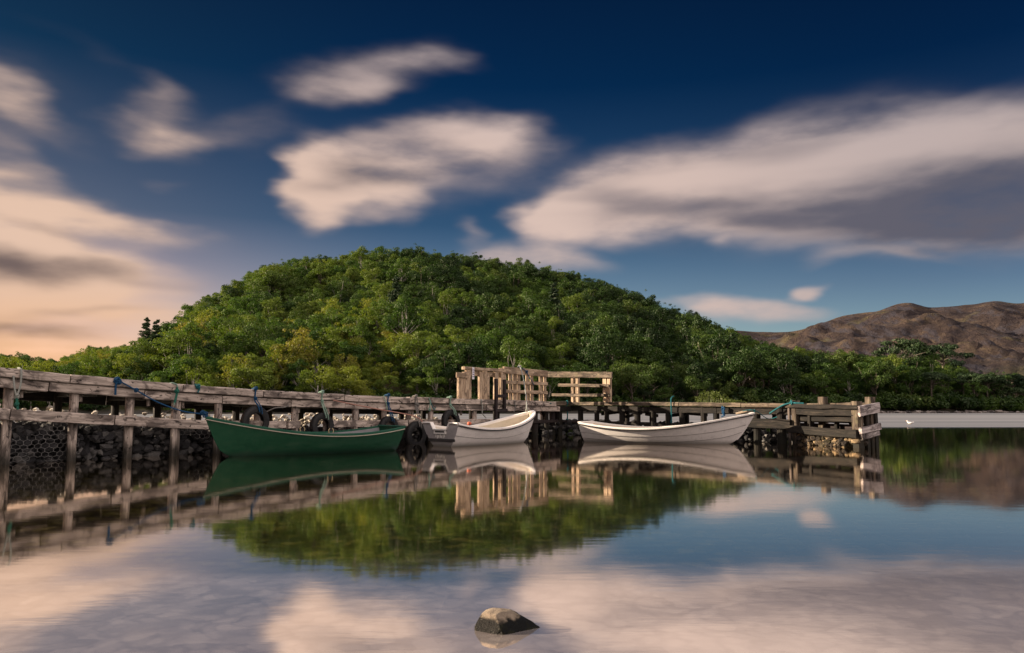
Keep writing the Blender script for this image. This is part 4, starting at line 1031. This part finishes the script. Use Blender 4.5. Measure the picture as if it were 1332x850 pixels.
# ------------------------------------------------------------------ boats
def make_boat(name, stern, bow, beam, zs, zm, zb, mats, label, group, plan=2.2, stern_w=.85, draft=.16, lines=(), round_bow=False, rake=.35, cutout=False, thwarts=(.32, .6), rim=.07, knuckle=None, rim_part='gunwale'):
    """open rowing boat; stern/bow are waterline-plan points, local +x runs from stern to bow"""
    ax = (bow - stern); ln = ax.length; rz = math.atan2(ax.y, ax.x)
    t = thing(name, (stern.x, stern.y, 0), label, 'boat', group, rz)
    NS, NV = 36, 15
    def sheer(u): return zs * (1 - u) ** 2 + 2 * u * (1 - u) * (2 * zm - .5 * (zs + zb)) + zb * u * u
    def hb(u):                                   # half beam at the gunwale
        e = max(0.0, (u - .38) / .62); a = max(0.0, (.38 - u) / .38)
        return beam / 2 * (1 - e ** plan) ** (.72 if round_bow else .95) * (1 - (1 - stern_w) * a ** 1.8)
    def pt(u, s, inset=0.0, zfloor=None):        # s: 0 keel .. 1 gunwale
        zt = sheer(u); zk_ = -draft * (1 - max(0, (u - .62) / .38) ** 2.2) if u > .62 else -draft * (1 - .35 * (1 - u / .62) ** 2)
        zk_ = zk_ + max(0, (u - .86) / .14) ** 2 * .10
        b = max(.004, hb(u) - inset); z = zk_ + (zt - zk_) * s ** 1.25
        fine = max(0.0, (u - .45) / .55)          # sections sharpen towards the bow
        full = .42 + .42 * fine if not round_bow else .40 + .22 * fine
        y = b * (s ** full) * (1 - .10 * (1 - s) * (1 - fine))
        x = ln * u
        x += rake * ln * .16 * fine ** 3 * (s - .35)          # raked stem
        x -= .10 * (1 - u) ** 6 * (s - .3) * (1 if rake else 0)
        for lv in lines:                          # lapped strakes
            if s > lv: y += .016 * min(1, b * 5)
        if zfloor is not None: z = max(z + .02, zfloor + .15 * max(0, u - .8))
        return x, y, z
    us = [i / NS for i in range(NS + 1)]; us = [1 - (1 - u) ** 1.25 for u in us]
    ss = sorted(set([j / (NV - 1) for j in range(NV)] + [lv for lv in lines] + [lv + .004 for lv in lines]))
    def skin(inset=0.0, zfloor=None, flip=False, top=1.0):
        mb = MB(); n = len(ss)
        for sg in (1, -1):
            vs = [Vector((p[0] - (inset if i > NS - 2 else 0), sg * p[1], min(p[2], sheer(u) * top if inset else 99))) for i, u in enumerate(us) for p in [pt(u, s, inset, zfloor) for s in ss]]
            fs = []
            for i in range(NS):
                for j in range(n - 1):
                    q = (i*n+j, (i+1)*n+j, (i+1)*n+j+1, i*n+j+1); fs.append(q if (sg == 1) != flip else q[::-1])
            mb.add(vs, fs)
        return mb
    def loc(mb, nm, mat, par=None, smooth=False):
        me = bpy.data.meshes.new(nm); o = bpy.data.objects.new(nm, me); me.from_pydata([tuple(p) for p in mb.v], [], mb.f)
        a_ = me.attributes.new('bc', 'FLOAT_VECTOR', 'POINT'); a_.data.foreach_set('vector', [c for q in mb.bc for c in q])
        me.materials.append(mat)
        b_ = bmesh.new(); b_.from_mesh(me); bmesh.ops.remove_doubles(b_, verts=b_.verts, dist=.0008); b_.to_mesh(me); b_.free()
        if smooth:
            me.polygons.foreach_set('use_smooth', [True] * len(me.polygons))
            try: me.set_sharp_from_angle(angle=math.radians(38))
            except Exception: pass
        COL.objects.link(o); o.parent = par or t; return o
    hull = loc(skin(), 'hull', mats['hull'], smooth=True)
    loc(skin(rim * .75, .10, True, .995), 'inside', mats['inside'], smooth=True)
    # gunwale cap: flat rim joining outer skin and liner
    mb = MB()
    for sg in (1, -1):
        vs = []
        for i, u in enumerate(us):
            p = pt(u, 1.0); q = pt(u, 1.0, rim); z = sheer(u)
            yi = max(.0, q[1]); xi = q[0] - (rim * 1.2 if u > .985 else 0)
            vs += [Vector((p[0], sg * (p[1] + .012), z - .03)), Vector((p[0], sg * (p[1] + .012), z + .012)), Vector((p[0] - .0, sg * max(.0, p[1] - .01), z + .02)), Vector((xi, sg * yi, z + .018)), Vector((xi, sg * yi, z - .05))]
        fs = []
        for i in range(NS):
            for j in range(4):
                q = (i*5+j, i*5+j+1, (i+1)*5+j+1, (i+1)*5+j); fs.append(q if sg == 1 else q[::-1])
        mb.add(vs, fs)
    loc(mb, rim_part, mats['rim'], smooth=False)
    # rubbing strip under the rim
    mb = MB()
    for sg in (1, -1):
        mb.tube([Vector((pt(u, 1.0)[0], sg * (pt(u, 1.0)[1] + .012), sheer(u) - .045)) for u in us], mats.get('strip_r', .014), 6)
    loc(mb, 'rubbing_strip', mats['strip'])
    for lv in lines:                              # grey strips painted as the shadow line under each plank lap
        mb = MB()
        for sg in (1, -1):
            mb.tube([Vector((pt(u, lv)[0], sg * (pt(u, lv)[1] + .004), pt(u, lv)[2])) for u in us[:-1]], .0065, 4)
        loc(mb, 'lap_shadow', M['lap_shade'])
    # transom
    mb = MB(); x0 = -.012
    prof = [pt(0, s) for s in ss]
    ring = [Vector((p[0] + x0, p[1], p[2])) for p in prof] + [Vector((p[0] + x0, -p[1], p[2])) for p in reversed(prof)]
    if cutout:                                   # engine well: top edge dips in the middle
        zt = zs; top = [Vector((x0 + prof[-1][0], y, z)) for y, z in ((-.34, zt), (-.24, zt - .17), (.24, zt - .17), (.34, zt))]
        ring = [Vector((p[0] + x0, p[1], p[2])) for p in prof] + [Vector((q.x, -q.y, q.z)) for q in top] + [Vector((p[0] + x0, -p[1], p[2])) for p in reversed(prof)]
    def slab(ring, th):
        n = len(ring); vs = ring + [p + Vector((th, 0, 0)) for p in ring]
        fs = [tuple(range(n)), tuple(range(2*n - 1, n - 1, -1))] + [(i, n + i, n + (i + 1) % n, (i + 1) % n) for i in range(n)]
        mb.add(vs, fs)
    slab(ring, .045)
    trn = loc(mb, 'transom', mats['transom'])
    mb = MB()
    if cutout:
        rimline = [(-hb(0), zs), (-.36, zs), (-.25, zs - .17), (.25, zs - .17), (.36, zs), (hb(0), zs)]
        for a, b in zip(rimline, rimline[1:]):
            mb.beam((x0 + .03 + prof[-1][0], a[0], a[1] + .012), (x0 + .03 + prof[-1][0], b[0], b[1] + .012), .12, .035, (1, 0, 0), 0, .4, .008)
    else:
        mb.beam((prof[-1][0] + .01, -hb(0), zs + .012), (prof[-1][0] + .01, hb(0), zs + .012), .09, .035, (1, 0, 0), 0, .4, .008)
    loc(mb, 'transom_cap', mats['rim'])
    for u in thwarts:
        mb = MB(); b = (hb(u) - rim * .8) * .84; z = sheer(u) - .17; mb.beam((ln * u, -b, z), (ln * u, b, z), .22, .035, (1, 0, 0), 0, .4, .008)
        loc(mb, 'thwart', mats['thwart'])
    mb = MB(); b = hb(.06) * .78; mb.box((ln * .07, 0, zs - .24), (ln * .06, 0, 0), (0, b, 0), (0, 0, .015)); loc(mb, 'stern_seat', mats['thwart'])
    # stem band
    mb = MB(); mb.tube([Vector(pt(1.0, s)) * 1 + Vector((.004, -pt(1.0, s)[1], 0)) for s in ss if s > .05], .016, 6); loc(mb, 'stem_band', mats['stem'])
    def world(u, s, side):
        p = pt(u, s); v = Vector((p[0], side * p[1], p[2])); return Matrix.Rotation(rz, 3, 'Z') @ v + Vector((stern.x, stern.y, 0))
    return t, loc, sheer, hb, pt, world, ln

gs, gb = wl(506, HZ + 59.5), wl(281, HZ + 69)
t, loc, sheer, hb, pt, gworld, ln = make_boat('rowing_boat', gs, gb, 1.5, .56, .45, .83,
    dict(hull=M['green_hull'], inside=M['grey_in'], rim=M['green_rim'], strip=M['worn_rim'], strip_r=.011, transom=M['green_hull'], thwart=M['grey_in'], stem=M['green_hull']),
    'dark green rowing boat moored nearest along the pier', 'rowing boats moored at the pier', plan=2.0, stern_w=.78, draft=.18, thwarts=(.30, .55, .76), rim=.055, rake=.55)
mb = MB()
for sg in (1, -1):
    px_ = ln * .46; b = hb(.46) - .02; z = sheer(.46) + .03
    mb.tube([Vector((px_ - .05, sg * b, z)), Vector((px_ - .06, sg * b, z + .06)), Vector((px_ - .03, sg * b, z + .10))], .011, 6); mb.tube([Vector((px_ + .05, sg * b, z)), Vector((px_ + .06, sg * b, z + .06)), Vector((px_ + .03, sg * b, z + .10))], .011, 6)
loc(mb, 'rowlock', M['steel'])
w1s, w1b = wl(575, HZ + 55), wl(688, HZ + 49)
t, loc, sheer, hb, pt, w1world, ln1 = make_boat('dinghy', w1s, w1b, 1.56, .60, .47, .90,
    dict(hull=M['white_hull'], inside=M['cream_in'], rim=M['white_rim'], strip=M['rail_dark'], strip_r=.019, transom=M['grey_transom'], thwart=M['cream_in'], stem=M['white_hull']),
    'white dinghy with notched grey transom, moored below the gate panel', 'rowing boats moored at the pier', plan=2.6, stern_w=.86, draft=.14, lines=(.62,), round_bow=True, rake=.6, cutout=True, thwarts=(), rim=.11)
mb = MB(); mb.box((-.078, 0, .375), (.014, 0, 0), (0, .23, 0), (0, 0, .05)); pad = loc(mb, 'engine_pad', M['white_rim'])
mb = MB(); mb.box((-.094, 0, .385), (.004, 0, 0), (0, .17, 0), (0, 0, .02)); loc(mb, 'handle_slot', M['rail_dark'], pad)
mb = MB(); mb.box((-.040, -.02, .165), (.012, 0, 0), (0, .50, 0), (0, 0, .035)); loc(mb, 'transom_band', M['rail_dark'])
mb = MB()
for k in range(7): mb.box((-.066 + .004 * (k % 2), -.16 + k * .055, .275 - .012 * (k % 3)), (.004, 0, 0), (0, .014, 0), (0, 0, .035 + .012 * (k % 2)))
loc(mb, 'worn_paint', M['white_rim'])
w2s, w2b = wl(765, HZ + 48.5), wl(966, HZ + 52.4)
t, loc, sheer, hb, pt, w2world, ln2 = make_boat('rowing_boat', w2s, w2b, 1.62, .57, .44, .86,
    dict(hull=M['white_hull'], inside=M['cream_in'], rim=M['white_rim'], strip=M['rail_dark'], strip_r=.019, transom=M['white_hull'], thwart=M['cream_in'], stem=M['white_hull']),
    'white lapstrake rowing boat lying along the far run of the pier', 'rowing boats moored at the pier', plan=2.3, stern_w=.80, draft=.16, lines=(.42, .66), rake=.75, thwarts=(.34, .6), rim=.075)
mb = MB(); mb.beam((ln2 * .965, 0, sheer(.97) + .02), (ln2 * 1.03, 0, sheer(1) + .06), .10, .05, (0, 1, 0), .002, .1, .01); loc(mb, 'bow_cap', M['bare_wood'])

# orange float on the dinghy's quarter
p = w1world(.08, 1.0, -1) + Vector((0, 0, .03)); mb = MB(); mb.rock(p + Vector((.03, .06, .03)), (.06, .06, .05), 2, rough=.08)
o = mb.build('fishing_float', M['orange'], smooth=True); tag(o, 'small orange float lying on the rim of the white dinghy', 'float')

# ------------------------------------------------------------------ tyres and ropes
def catmull(pts, n=8):
    pts = [Vector(p) for p in pts]; out_ = []
    for i in range(len(pts) - 1):
        a, b, c, d = pts[max(i-1, 0)], pts[i], pts[i+1], pts[min(i+2, len(pts)-1)]
        for k in range(n):
            t = k / n; out_.append(.5 * ((2*b) + (c - a)*t + (2*a - 5*b + 4*c - d)*t*t + (3*b - a - 3*c + d)*t**3))
    out_.append(pts[-1]); return out_
def knot(mb, c, r_, rad, rr, D=DL, B=BL):
    pts = []
    for i in range(26):
        a = i / 25 * 4.6 * PI; k = rad * .72 * (.55 + .45 * math.sin(a * .7 + rr.uniform(0, 1.2)))
        pts.append(c + D * (math.cos(a) * k) + Vector((0, 0, math.sin(a) * k * 1.1)) - B * (.012 + .022 * math.sin(a * 1.7)))
    mb.tube(pts, r_, 6)
def tyre(px, yc, rad, label, fn=pl, D=DL, B=BL, back=-.10, thick=.17, ropem=None, rope_top=None):
    p = fn(px, 0, back); c = Vector((p.x, p.y, zrow(yc, p.y))); t = thing('tyre', c, label, 'tyre', 'tyres hung on the pier as fenders')
    prof = [(1.0, .25), (1.0, -.25), (.95, -.42), (.82, -.5), (.66, -.48), (.56, -.42), (.54, -.30), (.62, -.26), (.80, -.34), (.88, -.2), (.88, .2), (.80, .34), (.62, .26), (.54, .30), (.56, .42), (.66, .48), (.82, .5), (.95, .42)]
    n = 40; vs, fs = [], []; tilt = rp.uniform(-.06, .06)
    for i in range(n):
        a = 2 * PI * i / n
        for (q, h_) in prof:
            tread = 1 + (.012 if (i % 2 and q > .94) else 0)
            v = D * (math.cos(a) * rad * q * tread) + Vector((0, 0, math.sin(a) * rad * q * tread)) + B * (thick * h_ + tilt * math.sin(a) * rad)
            vs.append(c + v)
    m_ = len(prof)
    for i in range(n):
        for j in range(m_):
            fs.append((i*m_+j, i*m_+(j+1) % m_, ((i+1) % n)*m_+(j+1) % m_, ((i+1) % n)*m_+j))
    mb = MB(); mb.add(vs, fs); mb.build('casing', M['rubber'], t)
    if ropem:
        rr = random.Random(int(px)); mb = MB(); b = fn(px, 0, -.085); top = Vector((b.x, b.y, b.z + .02))
        mb.tube(catmull([top + B * .14, top, top - Vector((0, 0, .25)) - D * .01, c + Vector((0, 0, rad * 1.02)) - B * .11, c + Vector((0, 0, rad * .62)) - B * .12 + D * .04]), .017, 6)
        mb.tube(catmull([top - Vector((0, 0, .2)), c + Vector((0, 0, rad * .95)) - B * .12 + D * .07, c + Vector((0, 0, rad * .5)) - B * .12 + D * .11]), .014, 6)
        knot(mb, top - Vector((0, 0, .22)), .014, .04, rr); knot(mb, top + Vector((0, 0, .01)), .016, .05, rr)
        mb.build('rope', M[ropem], t)
    return t
tyre(329, 549, .36, 'black tyre on a blue rope behind the green bow, first of the row', ropem='blue_rope')
tyre(416, 555, .34, 'black tyre on a mint green rope behind the middle of the green boat', ropem='mint_rope')
tyre(502, 558, .34, 'black tyre on a bundle of blue rope behind the green stern', ropem='blue_rope')
tyre(538, 566, .38, 'large black tyre low in the gap between green boat and white dinghy', ropem='grey_rope')
tyre(583, 549, .36, 'black tyre on a forked mint rope behind the dinghy transom', ropem='mint_rope')
def rope(mat, pts, label, rad=.016, knots=(), group=None, name='rope', D=DL, B=BL, cat='rope'):
    mb = MB(); rr = random.Random(len(label) * 7 + int(abs(pts[0][0]) * 10))
    mb.tube(catmull(pts), rad, 6)
    for kp, kr in knots: knot(mb, Vector(kp), rad * .9, kr, rr, D, B)
    o = mb.build(name, M[mat]); tag(o, label, cat, group); return o
def fr(px, y, back=-.11, fn=pl): p = fn(px, 0, back); return Vector((p.x, p.y, zrow(y, p.y)))
GR = 'ropes tied to the pier'
rope('pale_rope', [fr(13, 489, -.08), fr(14.5, 505), fr(18, 514), fr(22, 500), fr(22.5, 482, -.08), fr(22, 479, .05)], 'pale green rope loop over the beam at the left edge of the photo', .018, [(fr(18, 516), .05)], GR)
rope('green_rope', [fr(18, 518, -.12), fr(18.5, 524, -.12), fr(20, 533, -.12)], 'green rope tail below the pale loop on the first pile', .024, [(fr(18, 526, -.12), .03)], GR)
rope('blue_rope', [fr(146, 514), fr(146, 503), fr(147, 495), fr(149, 493, .05)], 'blue rope knotted over the beam left of the blue mooring line', .022, [(fr(147, 495), .07), (fr(150, 497), .05)], GR)
rope('mint_rope', [fr(218, 500, .05), fr(221, 498.5, -.09), fr(226, 502), fr(226.5, 510), fr(224, 520), fr(223, 527)], 'pale and green rope over the beam above the pile left of the green boat', .014, [], GR)
rope('green_rope', [fr(226, 504), fr(226, 512), fr(223.5, 524)], 'thick green rope end hanging on the pale rope left of the green bow', .025, [(fr(225.5, 509), .04)], GR)
rope('teal_rope', [fr(250, 500, -.08), fr(252, 503), fr(255, 506), fr(253, 511)], 'small teal knot on the beam above the green bow', .018, [(fr(253, 503), .055)], GR)
rope('grey_rope', [fr(226, 515), fr(225, 530, -.1), fr(222, 535, .1), fr(216, 540, .2)], 'thin dark rope sagging behind the blue mooring line', .010, [], GR)
rope('mint_rope', [fr(496, 515, -.09), fr(499, 526), fr(500, 533), fr(506, 540)], 'thin pale green rope hanging beside the third tyre', .013, [], GR)
rope('grey_rope', [fr(540, 518, -.09), fr(540, 530), fr(541, 538), fr(545, 545)], 'grey rope hanging over the large low tyre', .013, [(fr(540, 527), .04)], GR)
rope('mint_rope', [fr(555, 518, -.09), fr(556, 524), fr(555, 535)], 'short mint rope on the beam left of the forked one', .017, [(fr(555, 533), .035)], GR)
rope('teal_rope', [fr(556, 521), fr(558, 527), fr(561, 533), fr(563, 530)], 'short teal rope end between the mint ropes', .014, [], GR)
rope('pale_rope', [fr(623, 519.5, -.09), fr(624, 530), fr(624, 538), fr(629, 544)], 'pale rope hanging from the beam left of the ladder', .016, [], GR)
rope('grey_rope', [fr(666, 521, -.09), fr(667, 530), fr(665, 536)], 'grey rope loop on the beam below the gate panel', .016, [], GR)
rope('grey_rope', [fr(350, 536, .1), fr(358, 531, 0), fr(368, 530, -.05), fr(376, 527, .0), fr(378, 523, .08)], 'grey pipe-like rope sagging under the beam between the first two tyres', .014, [], GR)
GM = 'mooring lines of the boats'
bowg = gworld(1.0, 1.0, 0) + Vector((0, 0, .03))
rope('blue_rope', [fr(149, 495), fr(172, 508, -.14), fr(200, 524, -.2), fr(228, 535, -.3), fr(248, 539, -.5), bowg], 'long blue mooring line from the pier beam to the green bow', .016, [(fr(172, 508, -.14), .05), (bowg - Vector((.02, 0, -.02)), .07), (bowg + Vector((-.10, .05, .06)), .06)], GM, 'mooring_line')
stw1 = w1world(0, 1.0, 1)
rope('pink_rope', [fr(430, 521, -.10), fr(470, 531, -.4), fr(510, 541, -.8), stw1 + Vector((0, 0, .03))], 'faded red mooring line from the pier to the white dinghy', .015, [], GM, 'mooring_line')
bw1 = w1world(.93, 1.0, 0) + Vector((0, 0, .02)); bw1 = Vector((bw1.x, bw1.y, w1world(1, 1, 0).z))
gtop = railpt(677, 477, A, DL, BL, .02)
rope('pale_rope', [gtop + BL * .1, gtop, gtop.lerp(bw1, .3) + Vector((.05, 0, 0)), gtop.lerp(bw1, .7) + Vector((.05, 0, -.02)), bw1], 'pale mooring line from the gate panel down to the dinghy bow', .017, [(gtop, .05), (bw1 + Vector((0, 0, .03)), .06)], GM, 'mooring_line')
rope('blue_rope', [railpt(675, 477, A, DL, BL, .02), railpt(683, 482, A, DL, BL, .0), railpt(690, 492, A, DL, BL, .02), railpt(696, 501, A, DL, BL, .05)], 'dark blue rope trailing across the slats of the gate panel', .014, [(railpt(685, 484, A, DL, BL, 0), .06)], GR)
def frr(px, y, back=-.11): return fr(px, y, back, pr_)
rope('teal_rope', [fr(713, 525), frr(722, 532, -.1), frr(731, 539, -.05)], 'dark teal rope slanting down below the bend of the pier', .022, [], GR)
rope('teal_rope', [frr(741, 521), frr(740, 527), frr(741, 540), frr(740, 549)], 'teal rope bundle hanging on the post right of the gate panel', .022, [(frr(741, 524), .10), (frr(741, 547), .09)], GR, D=DR, B=BR)
rope('teal_rope', [frr(876, 515.5, .02), frr(876, 519), frr(876, 535), frr(876, 550)], 'straight teal rope hanging behind the middle of the white rowing boat', .020, [(frr(876, 549), .05)], GR, D=DR, B=BR)
rope('blue_rope', [frr(942, 528), frr(943, 533), frr(945, 540), frr(941, 542)], 'blue rope bundle hanging above the rim of the white rowing boat', .022, [(frr(944, 533), .09), (frr(944, 537), .07)], GR, D=DR, B=BR)
bw2 = w2world(1.0, 1.0, 0) + Vector((0, 0, .05))
rope('teal_rope', [bw2 - Vector((.35, -.12, .02)), bw2 - Vector((.18, -.03, -.03)), bw2 + Vector((.05, .02, .0)), frr(1000, 545, -.05), frr(1014, 541, .0)], 'thin teal mooring line from the white bow to the pier head', .011, [(bw2, .05)], GM, 'mooring_line', D=DR, B=BR)
bo = F0 + BP * .08 + DPl * .08
rope('teal_rope', [frr(1004, 538, -.12), frr(1012, 533, -.14), frr(1022, 527, -.10), V3(bo - BP * .12, 1.135), V3(bo - BP * .12 + DPl * .12, 1.13), V3(bo + DPl * .3, 1.12)], 'bright teal rope wound round the corner bollard of the pier head', .024, [(V3(bo - BP * .13, 1.14), .07)], GR, D=DPl, B=BP)

# ------------------------------------------------------------------ foreground stone, gull
cst = wl(652, HZ + 291)
vs, fs = ICO[5]; mb = MB(); out_v = []
for v in vs:
    p = v.copy()
    k = 1 + .12 * mnoise.noise(v * 1.6 + Vector((3, 1, 2))) + .06 * mnoise.noise(v * 4 + Vector((1, 5, 2))) + .03 * mnoise.noise(v * 9) + .018 * mnoise.noise(v * 19)
    x, y, z = p.x * k, p.y * k, p.z * k
    x2 = x * (.128 if x < 0 else .185); sh = 1 - .75 * max(0, x) ** 1.3
    z2 = z * .108 * (sh if z > 0 else 1) ; y2 = y * .115 * (1 - .55 * max(0, x) ** 1.5)
    if z2 > .082: z2 = .082 + (z2 - .082) * .45
    pl_ = Vector((x2, y2, z2))
    for nrm, d_ in ((Vector((.45, -.62, .64)), .083), (Vector((-.5, -.75, .42)), .098), (Vector((.1, .5, .86)), .094), (Vector((-.85, .1, .5)), .118)):
        e = pl_.dot(nrm.normalized()) - d_
        if e > 0: pl_ -= nrm.normalized() * e * .88
    out_v.append(cst + pl_ + Vector((0, 0, -.002)))
mb.add(out_v, fs); o = mb.build('stone', M['stone'], smooth=True); tag(o, 'single rounded stone with pale lichen breaking the calm water', 'stone')

gp = wl(1184, HZ + 26); gl_ = thing('gull', gp, 'small white gull floating on the ruffled water beyond the pier', 'gull')
me = bpy.data.meshes.new('body'); sk = [((-.20, 0, .12), .02), ((-.10, 0, .07), .06), ((0, 0, .055), .085), ((.09, 0, .075), .07), ((.13, 0, .14), .036), ((.145, 0, .19), .042), ((.175, 0, .19), .028)]
me.from_pydata([p for p, _ in sk], [(i, i + 1) for i in range(len(sk) - 1)], []); o = bpy.data.objects.new('body', me); COL.objects.link(o); o.parent = gl_; me.materials.append(M['feather'])
md = o.modifiers.new('skin', 'SKIN')
for i, (_, q) in enumerate(sk): me.skin_vertices[0].data[i].radius = (q, q * .9)
me.skin_vertices[0].data[0].use_root = True
o.modifiers.new('sub', 'SUBSURF').levels = 2; o.modifiers['sub'].render_levels = 2
def lmesh(mb, nm, mat, par):
    me = mk_mesh(mb, nm, mat, True); q = bpy.data.objects.new(nm, me); COL.objects.link(q); q.parent = par; return q
mb = MB(); mb.tube([Vector((.19, 0, .187)), Vector((.225, 0, .178)), Vector((.245, 0, .165))], .011, 6, taper=.35); lmesh(mb, 'bill', M['bill'], gl_)
for sg in (1, -1):
    mb = MB(); mb.rock((-.06, sg * .065, .085), (.14, .025, .05), 2, rough=.08); lmesh(mb, 'wing', M['feather_grey'], gl_)
gl_.rotation_euler = (0, 0, 2.7); gl_.scale = (1.0, 1.0, 1.0)
